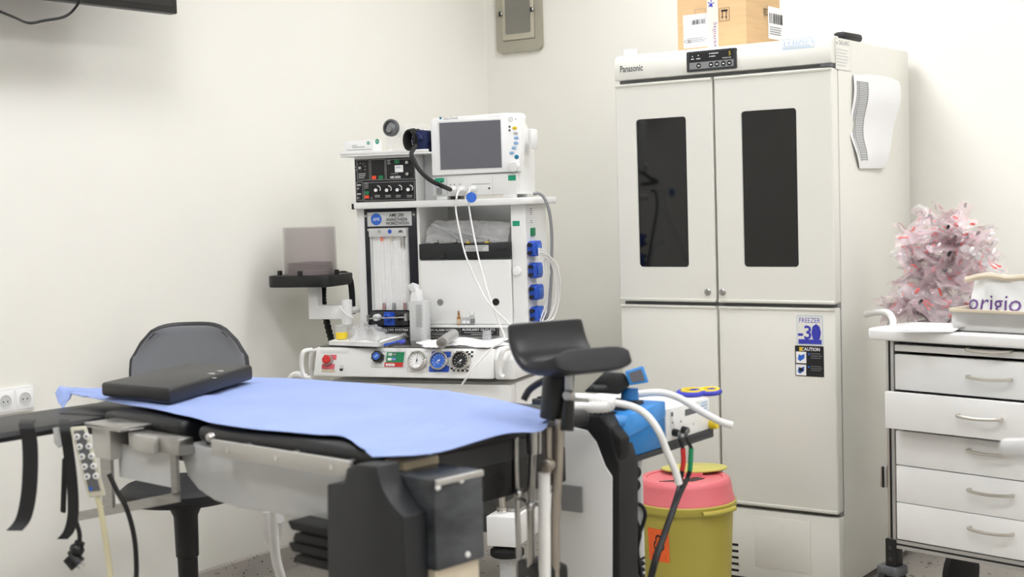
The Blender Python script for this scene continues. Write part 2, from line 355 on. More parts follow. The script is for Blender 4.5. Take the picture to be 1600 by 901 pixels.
# stickers on the lower right door
D = Dec(G, (0, 0, 0)); a = D.R(1245, 493, 1286, 538); D.rect(*a, 'pale_blue', .004); D.rect(a[0]+.0015, a[1]+.0015, a[2]-.0015, a[3]-.0015, 'fridge_top', .003)
D.ptext('FREEZER', 1249, 496.5, 1282, 504, 'ink_blue'); D.ptext('-3', 1247, 508, 1268, 530, 'ink_blue', True); D.ptext('0', 1268, 506, 1283, 533, 'ink_blue', True)
D.prect(1248, 530, 1284, 537, 'ink_blue'); x, y = D.px(1274, 515); D.poly([(x-.012, y-.02), (x+.004, y-.034), (x+.016, y-.02), (x+.004, y+.02)], 'ink_blue'); D.build('freezer_sticker', lr)
D = Dec(G, (0, 0, 0)); D.prect(1242.5, 540, 1287.5, 588, 'ink', .003); D.ptext('! CAUTION', 1249, 542.5, 1281, 548, 'pure', True); D.prect(1249, 542, 1254, 548, 'yellow')
for b, cc in ((549, 567), (569, 586)):
    D.prect(1244, b, 1260, cc, 'pure'); x, y = D.px(1252, (b+cc)/2); D.poly([(x-.012, y-.006), (x-.004, y-.013), (x+.011, y-.003), (x+.012, y+.012), (x, y+.007), (x-.008, y+.01)], 'royal')
    D.pdisc(1264, b+4, .0035, 'royal'); D.plines(1267, b+2, 1286, cc-6, 3, 'ink_grey')
x, y = D.px(1252, 577); D.poly([(x-.006, y-.008), (x+.008, y-.004), (x+.006, y+.007), (x-.008, y+.004)], 'ink'); D.build('caution_sticker', lr)
# side notice, printed in grey
D = Dec(G, (FW, 0, 0), (0, 1, 0), (0, 0, 1)); D.pframe(1304, 62, 1329, 110, .0008, 'light_grey'); D.prect(1305, 63, 1328, 109, 'fridge_top'); D.ptext('SALARS', 1310, 64, 1326, 71, 'ink_grey'); D.pdisc(1307, 67, .004, 'ink_grey'); D.plines(1306, 76, 1325, 105, 6, 'light_grey'); D.build('side_notice', fridge)
# hinge cover at the right end of the header
p = G.hit(1296, 102, y=0); MB().box(p.x-.03, p.x+.005, -.004, .03, 1.73, 1.741).build('hinge', 'mid_grey', fridge)

# ---------------- sheet of paper taped on the fridge side
sp = [G.hit(a, b, x=FW) for a, b in ((1331, 117), (1385, 129), (1376, 263), (1340, 263), (1328, 214))]
TL, TR, BR, BL, ML = sp
def sheet(u, v):
    l = TL.lerp(ML, v/.66) if v < .66 else ML.lerp(BL, (v-.66)/.34); r_ = TR.lerp(BR, v)
    p = l.lerp(r_, u); p.x += .004+.045*math.sin(math.pi*.5*u)**2*(.55+.45*math.cos(v*3-.6))+.006*math.sin(v*9)
    p.z += .012*math.sin(math.pi*u) if v < .05 else 0; p.y += .006*math.sin(v*3.1)*u
    return G.wld(p)
m = MB().grid(14, 20, sheet)
def off(u, v):
    return sheet(u, v)+G.M.to_3x3()@Vector((.0012, 0, 0))
for i in range(46):
    v0 = .06+.86*i/46; v1 = v0+.006; u1 = .1+.22; u0 = .07 if v0 < .66 else .1
    m.add([off(u0, v0), off(u1, v0), off(u1, v1), off(u0, v1)], [(0, 1, 2, 3)], 1)
for u0 in (.07, .12, .3):
    for k in range(12): v0 = .06+.86*k/12; v1 = .06+.86*(k+1)/12; m.add([off(u0, v0), off(u0+.008, v0), off(u0+.008, v1), off(u0, v1)], [(0, 1, 2, 3)], 1)
m.top('paper_sheet', ['paper', 'ink_grey'], 'curling white paper with a printed table taped to refrigerator side', 'paper', fix=False)

# ---------------- cardboard box on the fridge
bx = G.hit(1166, 30, y=.14); Bx = Fr(G.wld((bx.x-.265, .14, FH)), 0); bw = .265
box_ = T('cardboard_box', 'brown taped cardboard box standing on top of the refrigerator', 'box', Bx)
h = .29; m = MB()
m.box(0, bw, 0, .004, 0, h); m.box(0, bw, .266, .27, 0, h); m.box(0, .004, .004, .266, 0, h); m.box(bw-.004, bw, .004, .266, 0, h); m.box(.004, bw-.004, .004, .266, 0, .004)
m.build('carton', 'cardboard', box_)
MB().box(0, bw, 0, .134, h, h+.003).build('flap', 'cardboard', box_); MB().box(0, bw, .136, .27, h, h+.003).build('flap', 'cardboard', box_)
D = Dec(Bx, (0, 0, 0)); D.prect(1068, 22, 1110, 74, 'paper'); a = D.R(1079, 31, 1103, 38); D.bars(*a, 16, 'ink'); D.plines(1072, 43, 1106, 58, 3, 'light_grey', .1, 0); D.plines(1075, 58, 1107, 66, 3, 'ink_grey'); D.ptext('KOLI', 1070, 62, 1080, 68, 'ink'); D.build('shipping_label', box_)
D = Dec(Bx, (0, -.0006, 0)); D.prect(1105, -30, 1122, 76, 'tape'); D.ptext('vemilaç', 1113, 34, 1121, 74, 'ink_violet', rot=R(90)); D.pdisc(1111, 8, .006, 'ink_blue'); x, y = D.px(1111, 6)
for k in range(5): aa = k*1.25; D.poly([(x, y), (x+.014*math.cos(aa), y+.014*math.sin(aa)), (x+.012*math.cos(aa+.4), y+.012*math.sin(aa+.4))], 'ink_blue')
D.build('tape_strip', box_)
D = Dec(Bx, (0, 0, 0)); D.pframe(1124, 12, 1140, 33, .0012, 'ink'); D.prect(1127, 15, 1137, 18, 'ink'); D.pframe(1086, 14, 1103, 30, .0012, 'ink_grey')
for px in (1129, 1135):
    D.prect(px-.6, 18, px+.6, 27, 'ink'); x, y = D.px(px, 26); D.poly([(x-.004, y), (x, y-.008), (x+.004, y)], 'ink')
D.build('handling_marks', box_)
D = Dec(Bx, (bw, 0, 0), (0, 1, 0), (0, 0, 1)); D.prect(1200, 12, 1224, 62, 'paper'); a = D.R(1202, 22, 1222, 38); D.bars(*a, 14, 'ink'); D.plines(1202, 42, 1222, 56, 4, 'ink_grey'); D.ptext('pak', 1190, 12, 1200, 26, 'ink', rot=math.pi); D.build('side_label', box_)
# flat black device and a small white roll lying on the fridge top
a = G.hit(1308, 55, y=.06); c0 = G.wld((FW-.03, .16, FH))
MB().prism([(c0.x-.03, c0.y-.0), (c0.x-.02, c0.y-.02), (c0.x+.02, c0.y-.02), (c0.x+.028, c0.y+.12), (c0.x-.03, c0.y+.12)], 'z', FH-.004, FH+.024).top('black_pouch', 'black_soft', 'flat black case lying on the right end of refrigerator top', 'case', bevel=.012)
p = G.hit(983, 82, y=.05); q0 = G.wld((p.x, .05, FH)); m = MB()
m.lathe([(.013, 0), (.022, .0), (.022, .022), (.013, .022), (.013, .0)], q0, (0, 0, 1), 24); m.add(*(lambda b: (b.v, b.f))(MB().box(q0.x+.016, q0.x+.045, q0.y-.0225, q0.y-.0215, q0.z, q0.z+.02)), 0)
m.top('tape_roll', 'pure', 'small white roll of tape on left end of refrigerator top', 'tape roll')

# ================================================================ grey electrical box on the back wall
Wb = Fr((0, q['y1'], 0)); a = Wb.rect(774, -60, 844, 81, -.02)
EB = Fr((a[0], q['y1'], a[2])); eb = T('electrical_panel', 'narrow grey electrical panel box high on the wall beside refrigerator', 'electrical panel', EB)
ew = a[1]-a[0]; eh = .62
m = MB(); n = 4; A = rr(0, ew, 0, eh, .022, n); B = rr(.034, ew-.03, .05, eh-.05, .003, n); K = len(A)
m.add([(p[0], 0, p[1]) for p in A]+[(p[0], -.02, p[1]) for p in A]+[(p[0], -.02, p[1]) for p in B]+[(p[0], 0, p[1]) for p in B], [(k*K+i, k*K+(i+1) % K, (k+1)*K+(i+1) % K, (k+1)*K+i) for k in range(3) for i in range(K)]); m.build('frame', 'panel_grey', eb)
MB().box(.03, ew-.026, -.008, -.0005, .046, eh-.046).build('recess', 'mid_grey', eb)
dd = MB().box(.0365, ew-.033, -.024, -.009, .0525, eh-.0525).build('door', 'panel_door', eb, bevel=.002)
MB().prism(rr(.054, ew-.05, .078, eh-.078, .008), 'y', -.0255, -.02).build('door_panel', 'panel_dark', dd)
for px, py in ((783, 22), (832, 15)):
    p = EB.hit(px, py, y=-.025); k = MB().lathe([(.008, 0), (.008, .006), (.005, .009), (0, .009)], (p.x, -.0255, p.z), (0, -1, 0), 14).build('latch', 'steel', dd); MB().box(p.x-.003, p.x+.003, -.04, -.032, p.z-.011, p.z+.009).build('latch_wing', 'black', dd)

# ================================================================ wall sockets, left wall
Wl = Fr((q['x0'], 0, 0), 90)       # local +x runs along +Y, local -y points into the room
c1 = Wl.hit(7, 628, y=-.006); c2 = Wl.hit(37.5, 622, y=-.006); sp_ = c2.x-c1.x; zc = (c1.z+c2.z)/2
SK = Fr(Wl.wld((c1.x-sp_*.5, 0, zc)), 90)
so = T('wall_socket', 'white three gang wall socket plate at the left edge of photo', 'socket', SK)
MB().prism(rr(-sp_, sp_*2, -sp_*.56, sp_*.56, .006), 'y', -.009, 0).build('cover_plate', 'white', so, bevel=.002)
for i in range(3):
    x = sp_*(i-.5); e = MB().box(x-sp_*.44, x+sp_*.44, -.0115, -.008, -sp_*.44, sp_*.44).build('socket_insert', 'pure', so, bevel=.001)
    MB().lathe([(sp_*.3, 0), (sp_*.3, .0015), (sp_*.27, .0015), (sp_*.25, .0004), (0, .0004)], (x, -.0113, 0), (0, -1, 0), 24).build('socket_well', 'light_grey', e)
    for s in (-1, 1): MB().cyl((x+s*sp_*.11, -.0112, 0), (0, -1, 0), sp_*.035, .0008, 10).build('pin_hole', 'ink', e)
# ================================================================ television on the left wall
TVF = Fr((q['x0'], 0, 0), 90); yT = -.27
br = TVF.hit(277.5, 22, y=yT); bl = TVF.hit(106, 0, y=yT)
TV = Fr(TVF.wld((br.x, yT, br.z)), 90); tv = T('television', 'black flat screen television hung on the wall at upper left', 'television', TV)
slope = (bl.z-br.z)/(bl.x-br.x)
MB().box(-1.0, 0, 0, .035, 0, .58).build('casing', 'black', tv, bevel=.004)
MB().box(-.985, -.015, -.002, .002, .02, .565).build('screen', 'dark_glass', tv)
MB().box(-.8, -.3, .035, .07, .06, .4).build('rear_housing', 'black', tv, bevel=.01)
MB().tube([(-.56, .06, .25), (-.56, .27, .25)], .02).build('wall_bracket', 'dark_grey', tv)
MB().box(-.66, -.46, .255, .269, .13, .37).build('wall_plate', 'dark_grey', tv)
MB().tube([P(0, 18, 3.78), P(22, 27, 3.85), P(45, 36, 3.95), P(70, 32, 4.0), P(103, 25, 4.05), P(122, 6, 4.05), P(132, -18, 4.0)], .004, sub=6).top('hanging_cable', 'black', 'thin black cord sagging below the wall television', 'cord')

# ================================================================ anaesthesia workstation
A = Fr((-3.286, 3.438, 0), 15); YH = .34; ZW = .862; BD = YH+.27
ams = T('anaesthesia_workstation', 'white anaesthesia machine with flowmeters, gauges and blue outlets', 'anaesthesia machine', A)
xl = A.hit(489, 570, y=0).x; xr = A.hit(770, 570, y=.01).x; xR = A.hit(812, 575, y=.06).x
zc0 = A.hit(640, 590, y=0).z
con = MB().prism([(.0, zc0), (.0, zc0+.006), (.03, ZW), (.36, ZW), (.36, zc0)], 'x', xl, xr).build('console', 'offwhite', ams, bevel=.003)
MB().prism([(.02, zc0-.004), (.02, ZW-.03), (.05, ZW+.004), (.36, ZW+.004), (.36, zc0-.004)], 'x', xr, xR).build('console_end', 'white', ams, bevel=.008)
MB().box(xl+.01, xr, .034, YH+.02, ZW, ZW+.004).build('worktop', 'worktop', ams, bevel=.0015)
for a, nm in ((((487, 546), (474, 550), (471, 570), (476, 588), (486, 590)), 'l'), (((797, 543), (786, 548), (781, 568), (782, 585), (788, 589)), 'r')):
    pts = [A.hit(x, y, y=(.03 if k in (0,) else -.005)) for k, (x, y) in enumerate(a)]
    MB().tube(pts, .0075, 10, sub=5).build('grab_handle', 'white', ams)
pts = [A.hit(x, y, y=.06) for x, y in ((499, 546), (488, 550), (485, 570), (488, 590))]
MB().tube(pts, .0065, 10, sub=5).build('grab_handle', 'white', ams)
# lower cabinet: body, two drawers, right side
zt = zc0-.02
MB().box(xl+.03, xR-.02, .08, BD, .45, zt).build('cabinet', 'offwhite', ams, bevel=.004)
for z0, z1, yy in ((.625, zt-.003, .035), (.455, .615, .06)):
    d = MB().box(xl+.04, xR-.025, yy, .08, z0, z1).build('drawer', 'white', ams, bevel=.004)
    MB().box(xl+.25, xR-.25, yy-.012, yy, z1-.03, z1-.02).build('drawer_pull', 'light_grey', d)
for x, y in ((xl+.05, .06), (xR-.065, .035), (xl+.05, BD-.05), (xR-.05, BD-.05)):
    MB().lathe([(.016, .33), (.016, .345), (.011, .35), (.011, .43), (.016, .435), (.016, .452)], (x, y, 0), (0, 0, 1), 16).build('post', 'chrome', ams)
MB().box(xR-.1, xR-.0, -.02, BD+.02, .235, .332).build('base_beam', 'white', ams, bevel=.004)
MB().box(xl, xl+.1, -.02, BD+.02, .235, .332).build('base_beam', 'white', ams, bevel=.004)
MB().box(xl+.1, xR-.1, .1, BD, .25, .31).build('base_shelf', 'dark_grey', ams)
MB().box(xR-.09, xR-.01, .05, BD-.1, .333, .345).build('foot_rail', 'steel', ams)
for x in (xl+.05, xR-.05):
    for y in (.03, BD-.04):
        cst = MB().lathe([(.05, .195), (.055, .2), (.055, .215), (.03, .235)], (x, y, 0), (0, 0, 1), 20).build('caster', 'rubber', ams)
        MB().box(x-.02, x+.02, y-.02, y+.02, .06, .2).build('caster_fork', 'light_grey', cst)
        MB().lathe([(.045, 0), (.055, .005), (.055, .025), (.045, .03)], (x-.015, y, .056), (1, 0, 0), 22).build('caster_wheel', 'rubber', cst)
# hutch
hl = A.hit(560, 420, y=YH).x; hb0 = A.hit(573, 420, y=YH).x; hb1 = A.hit(657, 420, y=YH).x; hc = A.hit(800, 420, y=YH).x; hr = A.hit(824, 420, y=YH).x
zs = A.hit(690, 323, y=YH-.04).z; zst = A.hit(690, 314, y=YH-.04).z
MB().box(hl, hb0, YH, BD, ZW, zs).build('side_panel', 'white', ams, bevel=.003)
col = MB().box(hc, hr, YH, BD-.06, ZW, zs).build('outlet_column', 'white', ams, bevel=.004)
MB().box(hb0, hc, BD-.012, BD, ZW, zs).build('rear_panel', 'light_grey', ams)
MB().box(hb1-.006, hb1+.004, YH-.004, BD-.012, ZW, zs).build('divider', 'offwhite', ams)
fp = MB().box(hb0, hb1-.006, YH-.006, YH+.03, ZW+.03, zs).build('flowmeter_panel', 'navy', ams, bevel=.002)
# plaque
pq = A.rect(574.5, 331, 643.5, 353, YH-.006)
pl = MB().prism(rr(*pq, .002), 'y', YH-.009, YH-.006).build('name_plaque', 'light_grey', fp)
D = Dec(A, (0, YH-.009, 0)); D.pdisc(588, 342.5, .021, 'royal'); x, y = D.px(588, 342.5); D.text('AMS', x, y, .011, 'pure', .026)
D.ptext('AMS 200', 608, 333, 631, 338.5, 'ink', True); D.ptext('ANAESTHESIA', 603.5, 340, 637, 345, 'ink', True); D.ptext('WORKSTATION', 603, 346, 639, 351, 'ink', True); D.build('plaque_print', pl)
for px, py in ((571.5, 337.5), (646.5, 335), (575.5, 359)):
    p = A.hit(px, py, y=YH-.006); MB().lathe([(.005, 0), (.004, .002), (0, .002)], (p.x, YH-.006, p.z), (0, -1, 0), 10).build('screw', 'steel', fp)
# flowmeter bank: recessed white bed with head bar and three glass tubes
fb = A.rect(581.5, 356, 640, 484, YH-.006)
bed = MB().box(fb[0], fb[1], YH-.009, YH-.006, fb[2], fb[3]).build('flow_bed', 'white', fp)
hd_ = MB().box(fb[0], fb[1], YH-.024, YH-.009, fb[3]-.03, fb[3]).build('flow_head', 'light_grey', fp, bevel=.002)
for s in (fb[0], fb[1]-.008): MB().box(s, s+.008, YH-.016, YH-.009, fb[2], fb[3]-.03).build('flow_bed_rim', 'light_grey', fp)
D = Dec(A, (0, YH-.024, 0)); D.ptext('O2', 590, 359.5, 595, 363.5, 'ink'); D.pdisc(609, 361.5, .0075, 'blue'); x, y = D.px(626, 363); D.poly([(x+.009*math.cos(R(k)), y+.009*math.sin(R(k))) for k in range(0, 181, 20)], 'mid_grey'); D.build('flow_marks', hd_)
for i, (pt, pb) in enumerate(((597, 600.5), (612.5, 615.5), (629.5, 632.5))):
    t0 = A.hit(pt, 372, y=YH-.016); b0 = A.hit(pb, 482, y=YH-.016); x = (t0.x+b0.x)/2
    MB().cyl((x, YH-.018, fb[2]+.012), (0, 0, 1), .0065, fb[3]-.03-fb[2]-.014, 14).build('flow_tube', 'clear', fp)
    MB().cyl((x, YH-.018, fb[2]+.002), (0, 0, 1), .006, .024, 12).build('tube_foot', ['tube_foot', 'grey', 'tube_foot'][i], fp)
    MB().cyl((x, YH-.018, fb[3]-.046-(.02 if i == 2 else 0)), (0, 0, 1), .0045 if i < 2 else .007, .016+(.02 if i == 2 else 0), 12).build('tube_stop', ['orange', 'beige', 'steel'][i], fp)
    D = Dec(A, (x-.0205 if i == 0 else x-.019, YH-.009, 0), gap=.0004)
    D.rect(.004, fb[2]+.01, .034, fb[3]-.032, 'pure'); n_ = 24
    for k in range(n_): z = fb[2]+.03+k*(fb[3]-.05-fb[2]-.03)/n_; D.rect(.008, z, .012+(.003 if k % 4 == 0 else 0), z+.0009, 'ink_grey'); D.rect(.028, z, .031, z+.0012, 'ink_grey')
    D.build('flow_scale', bed)
# knob block
kb = A.rect(581.5, 486, 639, 508, YH-.01); kbo = MB().box(kb[0], kb[1], YH-.02, YH-.006, kb[2], kb[3]).build('knob_block', 'dark_grey', ams, bevel=.003)
bk = A.rect(601, 487, 617, 508, YH-.02); MB().box(bk[0], bk[1], YH-.024, YH-.018, bk[2], bk[3]).build('blue_plate', 'blue', kbo)
for px, mm, rr_ in ((591, 'white', .0125), (607.5, 'blue', .013), (624, 'black', .011)):
    p = A.hit(px, 495.5, y=YH-.03); k = MB().lathe([(rr_*.8, 0), (rr_, .006), (rr_, .028), (rr_*.8, .032), (rr_*.55, .032), (rr_*.5, .027), (0, .027)], (p.x, YH-.022, p.z), (0, -1, 0), 18).build('flow_knob', mm, kbo)
a = A.hit(577, 497, y=YH-.05); b = A.hit(636, 495, y=YH-.05)
MB().tube([(a.x, YH-.06, a.z), (b.x, YH-.06, b.z)], .0025).build('guard_rail', 'chrome', kbo)
for p in (a, b): MB().box(p.x-.004, p.x+.004, YH-.064, YH-.01, p.z-.012, p.z+.012).build('guard_bracket', 'steel', kbo)
# strips with lettering along the foot of the hutch
def strip(a, b, c_, d, s, nm='notice_strip'):
    x0, x1, z0, z1 = A.rect(a, b, c_, d, YH-.012)
    o = MB().box(x0, x1, YH-.014, YH-.004, z0, z1).build(nm, 'black', ams)
    D = Dec(A, (0, YH-.014, 0)); D.frame(x0+.002, z0+.002, x1-.002, z1-.002, .0006, 'light_grey')
    D.text(s, (x0+x1)/2, z1-(z1-z0)*.32, (z1-z0)*.26, 'pure', (x1-x0)*.86, bold=True)
    for k, (u, v) in enumerate(((.12, .88), (.3, .7))): zz = z0+(z1-z0)*(.36-.18*k); D.rect(x0+(x1-x0)*u, zz-.0008, x0+(x1-x0)*v, zz+.0008, 'light_grey')
    D.build('strip_print', o)
MB().box(hb0, hc, YH-.004, YH+.02, ZW+.004, ZW+.07).build('foot_rail_panel', 'offwhite', ams)
strip(596, 510.5, 641, 525, 'RATIO SYSTEM'); strip(656, 511, 716.5, 524.5, 'OXYGEN ALARM SYSTEM'); strip(718.5, 510, 778.5, 524.5, 'AUXILIARY OUTLETS')
# vaporiser bay: black bar with lamps over a white door
bb = A.rect(659, 380, 798, 404, YH-.012)
bar = MB().box(hb1+.004, hc, YH-.016, YH+.05, bb[2], bb[3]).build('manifold_bar', 'charcoal', ams, bevel=.002)
for px in (681.5, 711, 731.5, 761):
    p = A.hit(px, 379, y=YH); l = MB().box(p.x-.005, p.x+.005, YH-.004, YH+.01, bb[3], bb[3]+.013).build('bar_clip', 'steel', bar)
    MB().box(p.x-.006, p.x+.006, YH-.006, YH+.012, bb[3], bb[3]+.004).build('bar_seal', 'yellow' if px > 720 else 'black', bar)
for px in (693.5, 743.5):
    p = A.hit(px, 399, y=YH-.016); MB().cyl((p.x, YH-.016, p.z), (0, -1, 0), .007, .008, 14, b=.002).build('bar_knob', 'black', bar)
D = Dec(A, (0, YH-.016, 0)); D.prect(727, 383, 763.5, 392.5, 'light_grey'); D.plines(729, 384, 762, 392, 3, 'ink_grey'); D.prect(776, 388, 792, 392, 'black'); D.build('bar_print', bar)
bd = A.rect(659, 404.5, 798, 506, YH-.01)
dor = MB().box(hb1+.005, hc-.001, YH-.01, YH+.01, bd[2], bd[3]-.003).build('bay_door', 'white', ams, bevel=.002)
MB().box(hb1+.004, hc, YH-.02, YH+.01, bd[2]-.012, bd[2]-.003).build('bay_ledge', 'white', ams, bevel=.002)
for px, py, mm, r_ in ((688, 472, 'grey', .011), (775, 471.5, 'black', .0125)):
    p = A.hit(px, py, y=YH-.01); MB().lathe([(r_, 0), (r_, .002), (r_*.85, .002), (r_*.8, -.001), (0, -.001)], (p.x, YH-.0102, p.z), (0, -1, 0), 22).build('port', mm, dor)
MB().box(hb1+.004, hc, BD-.02, BD-.012, bb[3], zs).build('bay_back', 'light_grey', ams)
MB().box(hb1+.004, hc, YH+.05, BD-.02, bb[2]+.002, bb[2]+.012).build('bay_shelf', 'offwhite', ams)
p = A.hit(808.5, 423, y=YH); MB().lathe([(.014, 0), (.016, .004), (.014, .01), (0, .011)], (p.x, YH, p.z), (0, -1, 0), 20).build('column_knob', 'pure', col)
D = Dec(A, (0, YH, 0)); D.prect(801, 345, 812, 353, 'teal'); D.build('green_tag', col)
# outlets on the right side
xs = hr
D = Dec(A, (xs, 0, 0), (0, 1, 0), (0, 0, 1)); D.prect(826, 322, 833, 337, 'pure'); D.plines(827, 324, 832, 336, 4, 'ink_grey'); D.prect(827, 342, 833, 350, 'pure'); D.plines(828, 343, 832, 349, 2, 'ink_grey'); D.build('outlet_notice', col)
p = A.hit(831.5, 362, x=xs); m = MB().box(xs, xs+.006, p.y-.02, p.y+.02, p.z-.014, p.z+.014); m.build('rocker_switch', 'green', col, bevel=.002)
for px, py in ((830, 388), (831.5, 422), (833, 456), (834, 490)):
    p = A.hit(px, py, x=xs); ou = MB().prism([(p.y-.04, p.z-.02), (p.y-.025, p.z-.026), (p.y+.03, p.z-.026), (p.y+.04, p.z-.015), (p.y+.04, p.z+.015), (p.y+.03, p.z+.026), (p.y-.025, p.z+.026), (p.y-.04, p.z+.02)], 'x', xs, xs+.026).build('mains_outlet', 'blue', col, bevel=.003)
    for s in (-1, 1): MB().cyl((xs+.012, p.y-.038, p.z+s*.014), (0, -1, 0), .007, .018, 12).build('outlet_fuse', 'black', ou)
    MB().prism([(p.y-.02, p.z-.014), (p.y+.02, p.z-.014), (p.y+.02, p.z+.014), (p.y-.02, p.z+.014)], 'x', xs+.026, xs+.03).build('outlet_flap', 'royal', ou, bevel=.001)
# monitor shelf and upper tray
sx0 = A.hit(552, 319, y=YH-.04).x; sx1 = A.hit(822, 313, y=YH-.04).x+.02
MB().prism([(sx0, YH-.04), (sx1-.035, YH-.04), (sx1-.02, YH-.028), (sx1+.0, YH-.01), (sx1+.0, BD-.05), (sx0, BD)], 'z', zs, zst+.004).build('monitor_shelf', 'white', ams, bevel=.005)
MB().box(sx0-.012, sx0+.002, YH-.03, YH+.02, zs, zst).build('shelf_cap', 'black', ams)
vc = A.rect(554, 246, 650, 319, YH-.02); zt_ = A.hit(600, 243, y=YH-.05).z
vent = MB().box(vc[0], vc[1], YH-.02, YH+.2, zst+.005, zt_).build('ventilator_controller', 'white', ams, bevel=.003)
tx0 = A.hit(531, 241, y=YH-.06).x; tx1 = A.hit(669, 240, y=YH-.06).x
m = MB().box(tx0, tx1, YH-.06, BD-.02, zt_, zt_+.007); m.box(tx0, tx1, YH-.06, YH-.05, zt_+.007, zt_+.016); m.build('upper_tray', 'white', ams, bevel=.003)
rs = A.hit(672, 280, y=YH).x
MB().box(vc[1]+.002, rs+.03, YH+.05, BD-.05, zst+.005, zt_).build('tray_upright', 'light_grey', ams)
zf = vc[2]+.004
D = Dec(A, (0, YH-.02, 0)); D.prect(555.5, 247, 649.5, 318, 'ink', .003); g = 'light_grey'
for a in ((558, 249.5, 577.5, 281.5), (579.5, 249, 602, 281), (603.5, 248.5, 648.5, 280), (558, 284, 567.5, 313), (569.5, 284, 648.5, 312.5)): D.pframe(*a, .0008, g)
D.prect(617.5, 258, 630.5, 269, 'pure'); x, y = D.px(624, 266)
D.poly([(x-.012, y+.008), (x+.012, y+.008), (x+.011, y+.009), (x-.011, y+.009)], 'ink'); D.plines(619, 259.5, 629, 262, 1, 'ink_grey')
for a in ((582, 274.5, 588.5, 280), (570.5, 305, 577.5, 310)): D.prect(*a, 'led_red')
for a in ((592, 274, 599.5, 280), (617, 249.5, 624.5, 255), (570.5, 298.5, 577.5, 304)): D.prect(*a, 'led_green')
D.ptext('AMS 6000A', 610, 274.5, 627, 278.5, 'pure', True); D.plines(561, 270, 573, 279, 3, g); D.plines(606, 249.5, 611, 257, 3, g); D.plines(571, 285, 577, 295, 4, g, .25, .1); D.plines(612, 270.5, 624, 272, 1, g)
for k in range(7): aa = R(-20+k*37); x, y = D.px(564.5, 262.5); D.text('IO', x+.019*math.cos(aa), y+.017*math.sin(aa), .003, 'pure')
for px in (591, 607.5, 624, 641): D.plines(px-4, 304, px+6, 308.5, 2, g); 
for px, py in ((590.5, 296), (607.5, 296), (624, 295), (641, 295)):
    x, y = D.px(px+1, py-1); D.poly([(x+.012*math.cos(R(k)), y+.012*math.sin(R(k))) for k in range(100, -50, -15)]+[(x+.009*math.cos(R(k)), y+.009*math.sin(R(k))) for k in range(-50, 100, 15)], 'pure')
for a in ((559.5, 288, 565.5, 290), (560, 302, 565.5, 304)): D.prect(*a, g)
D.text('*', *D.px(582.5, 309.5), .011, 'ink_grey'); D.build('controller_face', vent)
for px, py, r_ in ((564.5, 262.5, .006), (637.5, 253.5, .006), (638, 271.5, .006), (590.5, 297, .0095), (607.5, 297, .0095), (624, 296.5, .0095), (641, 296, .0095), (562.3, 294.5, .004), (562.3, 309, .004)):
    p = A.hit(px, py, y=YH-.02); k = MB().lathe([(r_, 0), (r_, .012), (r_*.7, .014), (0, .014)], (p.x, YH-.0205, p.z), (0, -1, 0), 14).build('control_knob', 'black' if r_ > .007 else 'steel', vent)
    if r_ > .007: MB().cyl((p.x-.001, YH-.0345, p.z), (0, -1, 0), r_*.62, .003, 12).build('knob_cap', 'pure', vent)
# console front: print, gauges, knobs
up = Vector((0, .03, ZW-zc0-.006)).normalized(); nrm = Vector((1, 0, 0)).cross(up)
D = Dec(A, (0, .0, zc0+.006), (1, 0, 0), up)
D.pframe(501, 548, 545, 552, .0005, 'grey'); D.plines(503, 549, 543, 551.5, 1, 'light_grey')
D.prect(506, 554, 526, 562, 'coral', .003); D.prect(503, 568.5, 523, 576.5, 'coral', .003); D.prect(503, 577.5, 523, 581, 'beige'); D.plines(531, 570, 538, 574, 2, 'light_grey')
x, y = D.px(533.5, 577); D.poly([(x-.006, y+.005), (x-.006, y-.002), (x, y-.006), (x+.006, y-.002), (x+.006, y+.005), (x, y+.002)], 'ink')
D.build('button_print', con); D = Dec(A, (0, .0, zc0+.006), (1, 0, 0), up)
D.pframe(582, 549, 633, 574, .0008, 'grey'); D.prect(604, 550, 631.5, 566, 'green'); D.prect(601, 566, 630, 573, 'red'); D.prect(596, 555, 604, 561, 'light_grey'); D.prect(607, 551.5, 613, 555.5, 'pure'); D.prect(614, 551.5, 620, 555.5, 'ink'); D.prect(606, 559, 612, 563, 'pure'); D.prect(613, 559, 619, 563, 'blue'); D.prect(603, 568, 617, 571.5, 'pure'); D.ptext('AIR ONLY', 604, 568.5, 616, 571, 'ink_red'); D.ptext('O2', 608, 552, 612, 555, 'ink_grey'); D.ptext('AIR', 614.5, 552, 619.5, 555, 'pure'); D.ptext('N2O', 613.5, 559.5, 618.5, 562.5, 'pure')
D.build('selector_print', con); D = Dec(A, (0, .0, zc0+.006), (1, 0, 0), up)
D.pframe(641, 549.5, 671, 558, .0006, 'grey'); D.pframe(637, 572, 668, 581, .0006, 'grey')
D.prect(674.5, 549, 705, 558, 'blue', .003); D.prect(670.5, 571.5, 702, 581, 'blue', .003); D.plines(678, 550, 700, 553, 1, 'pale_blue')
for (a0, b0, a1, b1) in ((709, 548.5, 740, 558), (705, 571.5, 733, 580.5)):
    X0, Y0, X1, Y1 = D.R(a0, b0, a1, b1); D.rect(X0, Y0, X1, Y1, 'pure')
    for i in range(8):
        for j in range(3):
            if (i+j) % 2: D.rect(X0+(X1-X0)*i/8, Y0+(Y1-Y0)*j/3, X0+(X1-X0)*(i+1)/8, Y0+(Y1-Y0)*(j+1)/3, 'ink')
D.build('gauge_print', con)
